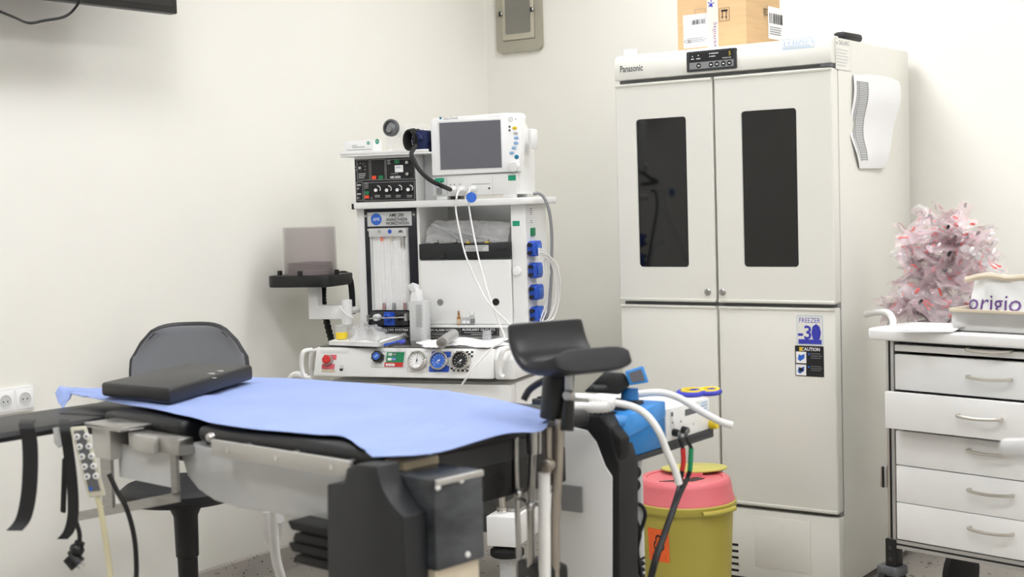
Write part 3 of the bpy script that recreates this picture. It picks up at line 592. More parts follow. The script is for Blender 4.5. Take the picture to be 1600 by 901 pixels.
for px, py, mm, mk in ((654, 564, 'pure', 'ink'), (688, 564.5, 'royal', 'pure'), (722, 564.5, 'ink', 'pure')):
    c = D.px(px, py); o = Vector((0, 0, zc0+.006))+Vector((1, 0, 0))*c[0]+up*c[1]; r_ = .0315
    g_ = MB().lathe([(r_*.93, 0), (r_, .004), (r_, .018), (r_*.93, .021), (r_*.83, .021), (r_*.82, .012), (0, .012)], o, nrm, 32).build('pressure_gauge', 'chrome', con)
    E_ = Dec(A, o+nrm*.0125, (1, 0, 0), up); E_.disc(0, 0, r_*.81, mm, 28)
    for k in range(11):
        t_ = R(225-27*k); ca, sa = math.cos(t_), math.sin(t_); w_ = .0007
        E_.poly([(ca*.018-sa*w_, sa*.018+ca*w_), (ca*.018+sa*w_, sa*.018-ca*w_), (ca*.0225+sa*w_, sa*.0225-ca*w_), (ca*.0225-sa*w_, sa*.0225+ca*w_)], mk)
    t_ = R(88 if mm == 'pure' else 218); ca, sa = math.cos(t_), math.sin(t_)
    E_.poly([(-ca*.006-sa*.0016, -sa*.006+ca*.0016), (-ca*.006+sa*.0016, -sa*.006-ca*.0016), (ca*.018, sa*.018)], mk); E_.disc(0, 0, .003, mk); E_.text('bar', 0, -.009, .004, mk); E_.build('gauge_dial', g_)
for px, py, kind in ((513.5, 563, 0), (592.5, 558.5, 1)):
    c = D.px(px, py); o = Vector((0, 0, zc0+.006))+Vector((1, 0, 0))*c[0]+up*c[1]
    if kind == 0:
        k = MB().lathe([(.018, 0), (.0185, .01), (.016, .014), (.014, .014)], o, nrm, 24).build('push_button_ring', 'steel', con); MB().lathe([(.0145, .008), (.0145, .02), (.012, .022), (0, .022)], o, nrm, 24).build('push_button', 'red', con)
    else:
        m = MB(); pr = [.0205 if j % 2 else .0175 for j in range(16)]
        pts = [(pr[j]*math.cos(j*math.pi/8), pr[j]*math.sin(j*math.pi/8)) for j in range(16)]; v = []
        for hh in (0, .024): v += [o+Vector((1, 0, 0))*a_+up*b_+nrm*hh for a_, b_ in pts]
        m.add(v, [list(range(16)), list(range(16, 32))]+[(i, (i+1) % 16, 16+(i+1) % 16, 16+i) for i in range(16)]); k = m.build('selector_knob', 'black', con, bevel=.002)
        E_ = Dec(A, o+nrm*.024, (1, 0, 0), up); E_.disc(0, 0, .012, 'royal'); E_.text('AMS', 0, 0, .005, 'pure', .012, rot=R(30)); E_.build('knob_badge', k)
# bellows unit on a swing arm at the left
cx = A.hit(486, 436, y=YH-.02).x; yb = YH-.02; zpl = A.hit(488, 446, y=yb).z; zpt = A.hit(488, 428, y=yb).z
w2 = (A.hit(537, 436, y=yb).x-A.hit(439, 436, y=yb).x)/2
be = MB().prism([(cx+w2*a, yb+w2*.85*b) for a, b in rr(-1, 1, -1, 1, .35, 5)], 'z', zpl, zpt).build('bellows_base', 'black', ams, bevel=.004)
rc = (A.hit(522, 390, y=yb).x-A.hit(449, 390, y=yb).x)/2; ct = A.hit(486, 354, y=yb).z
MB().lathe([(rc, zpt), (rc, ct-.004), (rc-.004, ct), (0, ct), (0, ct-.003), (rc-.006, ct-.004), (rc-.004, zpt)], (cx, yb, 0), (0, 0, 1), 40).build('bellows_canister', 'smoky', be)
m = MB(); prof = [(rc*.86, zpt+.001), (rc*.86, zpt+.02)]
for k in range(4): prof += [(rc*.8, zpt+.02+.006*k), (rc*.86, zpt+.023+.006*k)]
prof += [(0, zpt+.046)]; m.lathe(prof, (cx, yb, 0), (0, 0, 1), 32).build('rubber_bellows', 'rubber', be)
for a_ in (-.75, 1.0, .05):
    MB().cyl((cx+w2*.9*math.sin(a_*1.4), yb-w2*.75*math.cos(a_*1.4), zpt), (0, 0, 1), .009, .016, 12, b=.002).build('clamp_knob', 'black', be)
zarm = A.hit(515, 487, y=yb); x2 = A.hit(542, 487, y=yb).x; zp0 = A.hit(490, 498, y=yb).z
MB().box(cx-.005, cx+.033, yb-.02, yb+.02, zp0, zpl).build('bellows_post', 'white', be, bevel=.004)
arm = MB().box(cx-.005, x2, yb-.018, yb+.018, zp0, A.hit(515, 476, y=yb).z).build('swing_arm', 'white', ams, bevel=.004)
MB().cyl((x2, yb, zp0-.02), (0, 0, 1), .02, A.hit(542, 468, y=yb).z-zp0+.02, 20, b=.002).build('arm_pivot', 'white', arm)
MB().tube([(x2, yb, zp0+.03), (x2+.03, YH+.05, zp0+.03)], .012).build('pivot_bracket', 'white', arm)
MB().tube([A.hit(a_, b_, y=YH-.05) for a_, b_ in ((531, 478), (540, 490), (552, 496))], .003, sub=4).build('arm_strap', 'white', arm)
pts = [A.hit(a_, b_, y=YH+.05) for a_, b_ in ((505, 448), (505, 470), (510, 500), (518, 532))]
sp2 = spline(pts, 10); MB().tube(sp2, [.0115+(.002 if i % 2 else -.001) for i in range(len(sp2))], 12).build('corrugated_hose', 'rubber', be, ang=60)
MB().tube([A.hit(a_, b_, y=YH+.06) for a_, b_ in ((530, 428), (540, 428), (547, 437), (550, 460), (551, 490))], .011, 12, sub=6).build('exhaust_hose', 'rubber', be)
MB().tube([A.hit(a_, b_, y=.1) for a_, b_ in ((480, 590), (462, 585), (452, 600), (460, 640))], .012, 12, sub=6).build('gas_hose', 'cord_white', ams)

# ================================================================ patient monitor on the shelf
mo = A.hit(676, 310, y=YH-.02); MF = Fr(A.wld((mo.x, YH-.02, zst+.004)), 14)
mon = T('patient_monitor', 'white patient monitor with blank grey screen on the anaesthesia machine', 'monitor', MF)
b0 = MF.rect(673, 180, 814, 272, -.012); mw1 = MF.hit(808, 300, y=0).x
pts = [(b0[0], b0[2]), (b0[1]-.012, b0[2]+.004), (b0[1]-.004, b0[2]+.05), (b0[1]+.006, b0[3]-.01), (b0[1], b0[3]), (b0[1]-.06, b0[3]+.003), (b0[0]+.01, b0[3]-.003), (b0[0], b0[3]-.008)]
bz = MB().prism(pts, 'y', -.012, .03).build('bezel', 'pure', mon, bevel=.006)
MB().box(b0[0]+.01, mw1, 0, .03, .012, b0[2]).build('module_front', 'offwhite', mon, bevel=.003)
MB().prism([(.02, .012), (.02, b0[3]-.015), (.1, b0[3]-.03), (.17, b0[3]-.1), (.17, .012)], 'x', b0[0]+.012, mw1+.004).build('rear_case', 'white', mon, bevel=.006)
MB().box(b0[1]-.002, b0[1]+.012, .06, .12, b0[2]+.08, b0[3]-.05).build('side_grip', 'white', mon, bevel=.004)
sc = MF.rect(687.5, 189.5, 783, 263.5, -.012)
MB().prism(rr(*sc, .002), 'y', -.0135, -.008).build('screen', 'screen', bz)
D = Dec(MF, (0, -.012, 0)); D.frame(sc[0]-.005, sc[2]-.004, sc[1]+.004, sc[3]+.005, .003, 'offwhite')
D.pdisc(688.5, 184.5, .0045, 'deep_teal'); D.ptext('Datex-Ohmeda', 692.5, 182, 715.5, 186.5, 'ink_grey'); D.ptext('Cardiocap/5', 763, 180.5, 781, 183.5, 'light_grey')
D.pdisc(798, 186.5, .0085, 'ink_grey'); D.pdisc(798, 186.5, .0078, 'white'); D.pdisc(806, 186, .0018, 'ink'); D.pdisc(796.5, 198, .004, 'mid_grey'); D.pdisc(796.5, 203.5, .004, 'mid_grey')
D.build('bezel_print', bz)
for px, py, mm in ((804.5, 200, 'yellow'), (806, 208, 'light_grey'), (807, 215.5, 'pale_blue'), (806.5, 223.5, 'pale_blue'), (803.5, 231, 'pale_blue'), (800, 239, 'pale_blue'), (807.5, 245, 'deep_teal')):
    p = MF.hit(px, py, y=-.012); m = MB(); wd = .0085 if mm != 'deep_teal' else .0075
    m.add([], []); vs = []
    for hh, k in ((0, 1), (.003, 1), (.004, .8)): vs += [(p.x+wd*k*math.cos(2*math.pi*i/18), -.0115-hh, p.z+(.0055 if mm != 'deep_teal' else .0075)*k*math.sin(2*math.pi*i/18)) for i in range(18)]
    m.add(vs, [list(range(18)), list(range(36, 54))]+[(j*18+i, j*18+(i+1) % 18, (j+1)*18+(i+1) % 18, (j+1)*18+i) for j in range(2) for i in range(18)]); m.build('soft_key', mm, bz)
p = MF.hit(804.5, 260, y=-.012); MB().lathe([(.0185, 0), (.0185, .012), (.016, .016), (0, .017)], (p.x, -.012, p.z), (0, -1, 0), 28).build('rotary_knob', 'offwhite', bz)
mp = MF.rect(677, 276, 699, 305, 0); MB().box(mp[0], mp[1], -.006, 0, mp[2], mp[3]).build('water_trap', 'light_grey', mon, bevel=.002)
D = Dec(MF, (0, -.006, 0)); D.prect(679.5, 278, 694, 285, 'teal'); D.prect(679.5, 285, 688, 291, 'pale_blue'); D.pdisc(690, 284, .003, 'ink'); D.prect(682, 293, 691, 304, 'grey'); D.build('trap_print', mon)
D = Dec(MF, (0, 0, 0)); D.prect(794, 273.5, 806, 282, 'teal'); D.pdisc(764.5, 294, .0035, 'ink'); x, y = D.px(770, 290); D.rect(x-.0006, y-.035, x+.0006, y+.03, 'light_grey'); D.prect(703, 287.5, 705, 289, 'ink_grey'); D.prect(709, 287.5, 711, 289, 'ink_grey'); D.prect(718, 287, 720, 288.5, 'ink_grey'); D.prect(737, 287, 766, 287.6, 'ink_grey'); D.build('module_print', mon)
so_ = []
for px, py in ((707, 296), (721, 296), (738, 295)):
    p = MF.hit(px, py, y=-.01); so_.append(MF.wld((p.x, -.028, p.z)))
    MB().lathe([(.013, 0), (.013, .008), (.0085, .01), (.0085, .03), (.006, .034), (0, .034)], (p.x, 0, p.z), (0, -1, 0), 18).build('lead_connector', 'white', mon)
for x in (b0[0]+.03, mw1-.03): MB().box(x-.02, x+.02, .0, .03, 0, .013).build('foot', 'white', mon, bevel=.002)
for x in (b0[0]+.03, mw1-.03): MB().box(x-.02, x+.02, .12, .15, 0, .013).build('foot', 'white', mon, bevel=.002)
# leads
c0, c1, c2 = so_; dm = 4.62
MB().tube([c1, P(714, 305, 4.6), P(712, 325, 4.6), P(718, 360, 4.58), P(728, 400, 4.56), P(745, 440, 4.54), P(765, 475, 4.5), P(797, 507, 4.5), P(806, 525, 4.45)], .0028, sub=6).top('sensor_lead', 'cord_white', 'white sensor lead hanging from middle socket of patient monitor', 'cable')
MB().tube([c2, P(732, 305, 4.6), P(733, 325, 4.6), P(741, 370, 4.58), P(752, 420, 4.55), P(765, 465, 4.52), P(780, 505, 4.5), P(788, 525, 4.47), P(783, 536, 4.46), P(768, 544, 4.46), P(740, 575, 4.44), P(722, 600, 4.44)], .0028, sub=6).top('sensor_lead', 'cord_white', 'white sensor lead with blue clip hanging from right socket of patient monitor', 'cable')
cl = P(736.5, 308.5, 4.575); MB().lathe([(.016, 0), (.017, .002), (.017, .006), (.016, .008)], cl, -_f, 20).top('cable_clip', 'royal', 'round blue clip on the white monitor lead', 'clip')
MB().tube([c0, P(690, 290, 4.6), P(672, 281, 4.6), P(655, 265, 4.63), P(646, 249, 4.66), P(643, 239, 4.7), P(650, 228, 4.76)], .0075, 10, sub=6).top('pressure_hose', 'rubber', 'black blood pressure hose curving into left socket of patient monitor', 'hose')
MB().tube([P(833, 303, 4.75), P(843, 302, 4.75), P(852, 312, 4.75), P(859, 335, 4.76), P(862, 365, 4.78), P(862, 400, 4.8), P(861, 440, 4.82), P(858, 480, 4.84), P(850, 505, 4.86)], .0055, 10, sub=6).top('mains_cable', 'cord_grey', 'grey power cable looping down from behind the patient monitor', 'cable')
for k, (a_, b_, r_) in enumerate(((868, 0, .0032), (875, 1, .0032), (857, 2, .003), (862, 3, .0028), (871.5, 4, .0028))):
    nm = ('outermost', 'widest', 'innermost', 'thin second', 'thin middle')[k]
    MB().tube([P(842, 388+b_*3, 4.72), P(852, 394+b_*2, 4.76), P(a_-6, 412, 4.8), P(a_, 440, 4.82), P(a_-2, 470, 4.84), P(a_-10-b_, 497, 4.84), P(846, 503+b_*2, 4.82)], r_, sub=6).top('power_lead', 'cord_white', f'{nm} white power lead of bundle beside the blue outlets', 'cable', 'white leads beside the blue outlets')

# ================================================================ things standing on the anaesthesia machine
zT = zt_+.0075
def crumple(mb, fn, nu, nv, amp, seed, m=0):
    rnd = random.Random(seed); ph = [(rnd.uniform(4, 15), rnd.uniform(4, 15), rnd.uniform(0, 6), rnd.uniform(.4, 1)) for _ in range(6)]
    def g(u, v):
        p, n_ = fn(u, v); d = sum(w_*abs(math.sin(a_*u+b_*v+c_)) for a_, b_, c_, w_ in ph)/3-.7
        return p+n_*amp*d+Vector((rnd.uniform(-1, 1), rnd.uniform(-1, 1), rnd.uniform(-1, 1)))*amp*.18
    return mb.grid(nu, nv, g, m)
# card box
cb = A.rect(537, 214, 583, 236, YH-.03); cf = Fr(A.wld((cb[0], YH-.03, zT)), 15)
card = T('card_carton', 'small white carton with green logo on left end of upper tray', 'carton', cf)
w_ = cb[1]-cb[0]; hh = cb[3]-cb[2]
MB().box(0, w_, 0, .07, 0, hh).build('carton_body', 'pure', card, bevel=.0015)
D = Dec(cf, (0, 0, 0)); D.disc(w_*.84, hh*.8, .006, 'teal'); D.text('M', w_*.84, hh*.8, .006, 'pure'); D.rect(w_*.28, hh*.62, w_*.45, hh*.7, 'light_grey'); D.rect(w_*.3, hh*.52, w_*.72, hh*.56, 'ink_grey'); D.lines(w_*.1, hh*.3, w_*.93, hh*.42, 1, 'ink_grey', .25, 0); D.build('carton_print', card)
# breathing bag with round clear mask
rb = Fr(A.wld((A.hit(640, 238, y=YH+.02).x, YH+.03, zT)), 15)
bag = T('resuscitator_bag', 'clear silicone breathing bag with grey ring valve on upper tray', 'breathing bag', rb)
MB().lathe([(.01, -.085), (.03, -.08), (.046, -.05), (.052, -.01), (.05, .03), (.036, .065), (.02, .08), (.008, .085)], (0, 0, .053), (1, 0, .1), 28).build('bag_body', 'clear', bag)
p = rb.loc(A.wld(A.hit(612.5, 200, y=YH-.03)))
MB().lathe([(.023, 0), (.03, .0), (.03, .012), (.026, .014), (.023, .014), (.023, 0)], p, (-.1, -1, .1), 28).build('valve_ring', 'mid_grey', bag)
MB().lathe([(.022, .004), (.016, .009), (0, .011)], p, (-.1, -1, .1), 24).build('valve_window', 'clear_grey', bag)
MB().lathe([(.006, .008), (.011, .008), (.011, .014), (.006, .014)], p+Vector((-.004, -.002, -.006)), (-.1, -1, .1), 20).build('valve_disc', 'grey', bag)
MB().tube([p+Vector((0, .01, 0)), p+Vector((.02, .04, -.02)), (.03, .02, .06)], .016, 14, sub=4).build('valve_neck', 'clear', bag)
D = Dec(rb, rb.loc(A.wld(A.hit(589.5, 221, y=YH-.03)))); D.disc(0, 0, .0075, 'teal', sy=1.2); D.text('M', 0, 0, .006, 'pure'); D.build('bag_logo', bag)
# rolled cuff with hose coil
cu = Fr(A.wld((A.hit(658, 238, y=YH-.01).x, YH+.0, zT)), 15)
cuff = T('pressure_cuff', 'rolled navy blood pressure cuff with coiled black hose on upper tray', 'pressure cuff', cu)
m = MB()
for k in range(26):
    pass
m.tube([Vector((.006+.0105*k/7*math.cos(k*.7)*1.0+.012*math.cos(k*.7), -.055+.004*k, .041+(.018+.011*k/26)*math.sin(k*.7))) for k in range(28)], .009, 10); m.build('cuff_roll', 'navy_cloth', cuff, ang=60)
MB().box(-.012, .034, -.05, .05, .0, .075).build('cuff_wrap', 'navy_cloth', cuff, bevel=.014)
for k in range(5):
    pts = [Vector((-.022+.004*k+(.02+.0015*k)*math.cos(t_/14*2*math.pi), -.058+.008*k, .041+(.034+.002*(k % 3))*math.sin(t_/14*2*math.pi))) for t_ in range(15)]
    MB().tube(pts, .0042, 8).build('hose_coil', 'rubber', cuff)
# film pouch in the open bay
def bayf(u, v):
    a_ = A.hit(664+134*u, 0, y=YH+.03); x = A.hit(666+130*u, 360, y=YH+.03).x; z = bb[3]+.001+v*(.078-.02*max(0, u-.45)-.02*(1-math.sin(min(1, u*8)*math.pi/2)))
    return A.wld((x, YH+.02+.03*v, z)), A.M.to_3x3()@Vector((0, -1, .1))
m = MB(); crumple(m, bayf, 26, 12, .016, 3)
for k in range(3):
    m.tube([A.wld((A.hit(676+12*k, 345, y=YH+.03).x, YH+.015, bb[3]+.07-.012*k)), A.wld((A.hit(700+8*k, 360, y=YH).x, YH+.012, bb[3]+.04)), A.wld((A.hit(715+20*k, 376, y=YH).x, YH+.02, bb[3]+.012))], .004, 8, 1, sub=5)
m.top('plastic_pouch', ['film_white', 'clear_grey'], 'crumpled clear plastic pouch of tubing in the open bay of anaesthesia machine', 'plastic pouch', ang=180)
# tissue carton
tb = A.rect(640, 471, 663, 531, .22); tf = Fr(A.wld((tb[0], .22, ZW+.004)), 15); tw = tb[1]-tb[0]; th = tb[3]-ZW-.004
tis = T('swab_carton', 'tall pale grey carton with torn white top on the steel worktop', 'carton', tf)
MB().box(0, tw, 0, .05, 0, th).build('carton_body', 'light_grey', tis, bevel=.001)
MB().hexa([(.0, .005, th), (tw*.62, .005, th), (tw*.62, .045, th), (0, .045, th)], [(tw*.08, .01, th+.04), (tw*.5, .0, th+.05), (tw*.55, .05, th+.035), (tw*.05, .04, th+.05)]).build('torn_flap', 'paper', tis, bevel=.003)
MB().hexa([(tw*.08, .0, th+.035), (tw*.5, .0, th+.035), (tw*.5, .03, th+.035), (tw*.08, .03, th+.035)], [(tw*-.02, -.01, th+.055), (tw*.4, -.01, th+.066), (tw*.5, .03, th+.055), (tw*.05, .03, th+.065)]).build('torn_flap', 'paper', tis, bevel=.003)
D = Dec(tf, (0, 0, 0)); D.lines(tw*.45, th*.35, tw*.9, th*.93, 16, 'grey', .3, .2); D.frame(tw*.68, th*.2, tw*.92, th*.32, .001, 'pure'); D.build('carton_print', tis)
# ampoules on the ledge
zl = bd[2]-.003
for px, h_, r_, mm, lab, nm in ((717, .05, .0065, 'amber', 'amber glass ampoule on the ledge', 'ampoule'), (725.5, .034, .0065, 'clear_grey', 'short clear vial next to the amber ampoule', 'vial'), (732, .034, .0065, 'clear_grey', 'short clear vial second from the amber ampoule', 'vial'), (738.5, .046, .007, 'clear_grey', 'taller clear vial with dark print, farthest from amber ampoule', 'vial')):
    x = A.hit(px, 500, y=YH-.014).x; vf = Fr(A.wld((x, YH-.0145, zl)), 15); v = T(nm, lab, nm, vf)
    if mm == 'amber': MB().lathe([(r_*.9, 0), (r_, .002), (r_, h_*.5), (r_*.4, h_*.62), (r_*.5, h_*.75), (r_*.35, h_*.97), (0, h_)], n=16).build('glass', mm, v); MB().lathe([(r_*1.01, .004), (r_*1.03, .005), (r_*1.03, h_*.4), (r_*1.01, h_*.41)], n=16).build('print_band', 'beige', v)
    else:
        MB().lathe([(r_*.9, 0), (r_, .002), (r_, h_*.6), (r_*.6, h_*.72), (r_*.6, h_*.78)], n=16).build('glass', mm, v); MB().cyl((0, 0, h_*.76), (0, 0, 1), r_*.75, h_*.22, 14).build('cap', 'white', v)
        MB().lathe([(r_*1.01, .006), (r_*1.03, .007), (r_*1.03, h_*.45), (r_*1.01, h_*.46)], n=16).build('paper_label', 'paper' if h_ < .04 else 'ink_grey', v)
# spiral notebook
zN = ZW+.0045
c_ = [A.hit(*a_, z=zN) for a_ in ((514, 540), (592, 543), (634, 529), (550, 527))]
nf = Fr(A.wld((0, 0, 0)), 15); og = A.wld(c_[0]); NF = Fr(og, 15); L_ = [v-c_[0] for v in c_]
nb = T('spiral_notebook', 'white spiral notebook lying on the steel worktop', 'notebook', NF)
for z0, z1, mm, nm, k in ((0, .0025, 'navy', 'back_cover', 1), (.0026, .013, 'paper', 'page_block', .99), (.0131, .016, 'white', 'front_cover', 1)):
    pts = [(L_[0].lerp(p_, k)) for p_ in L_]; MB().hexa([(p_.x, p_.y, z0) for p_ in pts], [(p_.x, p_.y, z1) for p_ in pts]).build(nm, mm, nb)
for k in range(22):
    p_ = L_[1].lerp(L_[2], (k+.5)/22); ctr = Vector((p_.x-.001, p_.y, .009))
    MB().tube([ctr+Vector((math.cos(R(a_))*.008, math.sin(R(a_))*.002, math.sin(R(a_))*.0125)) for a_ in range(-180, 181, 30)], .0011, 5).build('spiral_ring', 'chrome', nb)
def pen(a_, b_, m1, m2, lab, d=.0):
    p0 = A.wld(A.hit(*a_, z=zN+.018+d)); p1 = A.wld(A.hit(*b_, z=zN+.018+d)); d_ = (p1-p0); f_ = Fr(p0, 0); o = T('pen', lab, 'pen', f_)
    L0 = d_.length; u_ = d_.normalized()
    MB().lathe([(.0012, 0), (.0035, .008), (.0042, .012), (.0042, L0*.66)], (0, 0, 0), u_, 12).build('barrel', m1, o)
    MB().lathe([(.0048, L0*.62), (.005, L0*.64), (.005, L0*.98), (.004, L0)], (0, 0, 0), u_, 12).build('cap', m2, o)
pen((599, 539), (632, 531.5), 'blue', 'blue', 'bright blue pen lying on notebook spiral, farther of the two'); pen((607, 541), (632, 533.5), 'black', 'ink_blue', 'black pen with blue cap lying nearest the worktop edge')
# specimen cup with yellow paper, film, gauze, foil roll
zM = zN+.0162
p = A.hit(534, 530, z=zM); cpf = Fr(A.wld(p), 15); cup = T('specimen_cup', 'clear plastic cup holding yellow paper on the notebook', 'cup', cpf)
MB().lathe([(.018, 0), (.023, .045), (.0245, .046), (.0245, .048), (.022, .048), (.017, .002), (0, .002)], n=24).build('cup_wall', 'clear_grey', cup); MB().lathe([(.0185, .002), (.0188, .003), (.0212, .024), (.0206, .0245)], n=24).build('yellow_paper', 'yellow', cup)
def gf(px0, px1, py0, py1, z, hgt):
    def f(u, v):
        p_ = A.hit(px0+(px1-px0)*u+6*math.sin(v*9), py0+(py1-py0)*v+2*math.sin(u*11), z=z); e = min(1, 4*min(u, 1-u, v, 1-v)+.05)
        return A.wld((p_.x, p_.y, z+hgt*e)), Vector((0, 0, 1))*e
    return f
m = MB(); crumple(m, gf(541, 602, 519, 532, zM+.001, .03), 18, 10, .02, 5); m.top('wrapper_film', 'film_white', 'crumpled clear wrapper heaped on the notebook beside the cup', 'wrapper', ang=180)
m = MB(); crumple(m, gf(655, 792, 529, 541, ZW+.0055, .006), 34, 12, .006, 9); m.top('gauze_sheet', 'paper', 'white crumpled paper wrap spread on right half of the worktop', 'paper wrap', ang=180, thick=.0006)
p0 = A.wld(A.hit(690, 535, z=ZW+.03)); p1 = A.wld(A.hit(709, 522, z=ZW+.035)); m = MB(); u_ = (p1-p0).normalized(); Ln = (p1-p0).length
m.lathe([(.014, 0), (.0175, 0), (.0175, Ln), (.014, Ln), (.013, Ln*.5), (.014, 0)], p0, u_, 24); m.top('foil_tube', 'aluminium', 'silver grey tube lying on white paper wrap', 'tube')
p = A.hit(761, 531, z=ZW+.012); pf = Fr(A.wld(p), 15); o = T('medicine_cup', 'small clear medicine cup standing on the white paper wrap', 'cup', pf)
MB().lathe([(.012, .03), (.016, 0), (.0175, 0), (.014, .031), (0, .032)], n=20).build('cup_wall', 'clear_grey', o)

# ================================================================ office chair by the left wall
cc = P(290, 800, 4.25); CH = Fr((cc.x, cc.y, 0), math.degrees(YAW)-2)
ch = T('office_chair', 'grey moulded office chair behind the operating table', 'chair', CH)
yb_ = .19; bl_ = CH.rect(200, 511, 383, 640, yb_)
bw_ = (bl_[1]-bl_[0])/2; bxc = (bl_[0]+bl_[1])/2; zt0 = bl_[3]
def back(s):
    def f(u, v):
        a_ = (u-.5)*2; z = .56+(zt0-.56)*v
        hw = bw_*(1-.04*(1-v))*(1-max(0, (v-.62)/.38)**2.6*.38); x = bxc+a_*hw
        return Vector((x, yb_+.03*(1-a_*a_)+.05*v+s*.014-.02*(v-.5)**2, z-.018*abs(a_)**4*(v > .8)))
    return f
m = MB(); N1 = 18; m.grid(N1, N1, back(-1)); k0 = len(m.v); m.grid(N1, N1, back(1)); k1 = N1+1
ed = [i for i in range(k1)]+[j*k1+N1 for j in range(1, k1)]+[N1*k1+i for i in range(N1-1, -1, -1)]+[j*k1 for j in range(N1-1, 0, -1)]
m.add([], []); m.f += [[ed[i], ed[(i+1) % len(ed)], k0+ed[(i+1) % len(ed)], k0+ed[i]] for i in range(len(ed))]; m.m += [0]*len(ed)
m.build('backrest', 'chair_grey', ch, bevel=.005, ang=40)
rim = [back(0)(0, t_/12) for t_ in range(13)]+[back(0)(t_/12, 1) for t_ in range(1, 13)]+[back(0)(1, 1-t_/12) for t_ in range(1, 13)]
MB().tube(rim, .011, 8).build('back_edge', 'dark_grey', ch)
MB().lathe([(.1, .47), (.165, .475), (.185, .49), (.185, .51), (.17, .522), (.1, .52), (0, .518)], (0, -.01, 0), (0, 0, 1), 36).build('seat', 'black_soft', ch)
MB().tube([(0, .08, .455), (0, .22, .46), (0, .25, .52), (0, .245, .66)], .018, 10, sub=5).build('back_bracket', 'black', ch)
MB().lathe([(.05, .46), (.045, .44), (.036, .42), (.034, .3), (.03, .295), (.029, .18), (.033, .175), (.033, .09)], (0, 0, 0), (0, 0, 1), 20).build('gas_lift', 'black', ch)
for k in range(5):
    a_ = R(90+72*k); d_ = Vector((math.cos(a_), math.sin(a_), 0))
    l = MB().tube([d_*.02+Vector((0, 0, .105)), d_*.15+Vector((0, 0, .095)), d_*.27+Vector((0, 0, .07))], [.022, .018, .014], 8).build('base_leg', 'black', ch)
    MB().lathe([(.02, -.012), (.026, -.008), (.026, .008), (.02, .012)], d_*.27+Vector((0, 0, .028)), (-d_.y, d_.x, 0), 16).build('castor', 'rubber', l)

# ================================================================ operating table
TB = Fr((-1.66, 1.95, 0), -7.5)
tab = T('operating_table', 'black padded operating table with steel side rail and dark column', 'operating table', TB)
H = TB.hit
xm0 = H(343, 680, z=.84).x; xs0 = H(333, 690, z=.82).x; xs1 = H(205, 662, z=.83).x
MB().box(xm0, -.09, .025, .66, .834, .870).build('mattress', 'leather', tab, bevel=.016, seg=3)
MB().box(xs1, xs0-.02, .03, .66, .815, .871).build('head_mattress', 'leather', tab, bevel=.014, seg=3)
MB().box(xm0, -.1, .05, .57, .795, .836).build('top_frame', 'dark_grey', tab)
MB().box(xs1+.02, xs0-.02, .05, .57, .78, .815).build('head_frame', 'dark_grey', tab)
MB().box(-.3, -.1, .3, .58, .72, .80).build('leg_frame', 'black', tab, bevel=.006)
ra = H(336, 702, y=-.02); rb_ = H(552, 728, y=-.02); zr = (ra.z+rb_.z)/2
rail = MB().box(ra.x, rb_.x, -.03, -.02, zr-.0165, zr+.0165).build('side_rail', 'aluminium', tab, bevel=.002)
for x in (ra.x+.06, (ra.x+rb_.x)/2, rb_.x-.05):
    MB().cyl((x, .03, zr), (0, -1, 0), .008, .052, 12).build('rail_spacer', 'steel', rail); MB().cyl((x, -.03, zr), (0, -1, 0), .005, .002, 10).build('rail_bolt', 'chrome', rail)
rail2 = MB().box(ra.x-.05, -.28, 0.68, .69, zr-.0165, zr+.0165).build('side_rail', 'steel_brushed', tab, bevel=.002)
for x in (ra.x+.1, -.32): MB().cyl((x, .56, zr), (0, 1, 0), .008, .122, 12).build('rail_spacer', 'steel', rail2)
p = H(329, 683, y=-.01); MB().lathe([(.009, 0), (.01, .005), (.008, .012), (.003, .015)], (p.x, -.005, p.z), (0, -1, 0), 16).build('hinge_bolt', 'steel', tab)
# steel clamps and hanging frame at the head end
a_ = TB.rect(207, 679, 285, 713, -.01); MB().box(a_[0], a_[1], -.02, .02, a_[2]+.012, a_[3]).build('head_rail', 'steel', tab, bevel=.003)
a2 = TB.rect(213, 680, 246, 705, -.025); MB().box(a2[0], a2[1], -.035, -.02, a2[2], a2[3]).build('clamp_block', 'aluminium', tab, bevel=.003)
a3 = TB.rect(144, 662, 200, 669, -.03); MB().box(a3[0], a3[1], -.05, .06, a3[2], a3[3]).build('clamp_plate', 'steel', tab, bevel=.002)
a4 = TB.rect(150, 668, 178, 715, -.02); MB().box(a4[0], a4[1], -.03, .03, a4[2], a4[3]).build('clamp_block', 'aluminium', tab, bevel=.003)
v1 = TB.rect(160, 668, 176, 790, -.015); MB().box(v1[0], v1[1], -.02, -.012, v1[2], v1[3]).build('hanging_plate', 'steel_brushed', tab)
v2 = H(120, 806, y=-.01); v3 = H(281, 775, y=-.01); v4 = H(272, 724, y=-.01)
MB().hexa([(v2.x, -.016, v2.z-.012), (v3.x, -.016, v3.z-.012), (v3.x, -.008, v3.z-.012), (v2.x, -.008, v2.z-.012)], [(v2.x, -.016, v2.z+.01), (v3.x, -.016, v3.z+.01), (v3.x, -.008, v3.z+.01), (v2.x, -.008, v2.z+.01)]).build('hanging_bar', 'steel_brushed', tab)
MB().box(v3.x-.022, v3.x, -.016, -.008, v3.z, v4.z+.05).build('hanging_bar', 'steel_brushed', tab)
MB().box(v1[1]+.002, v3.x-.024, .0, .006, v3.z+.012, v4.z+.02).build('hanging_tray', 'light_grey', tab)
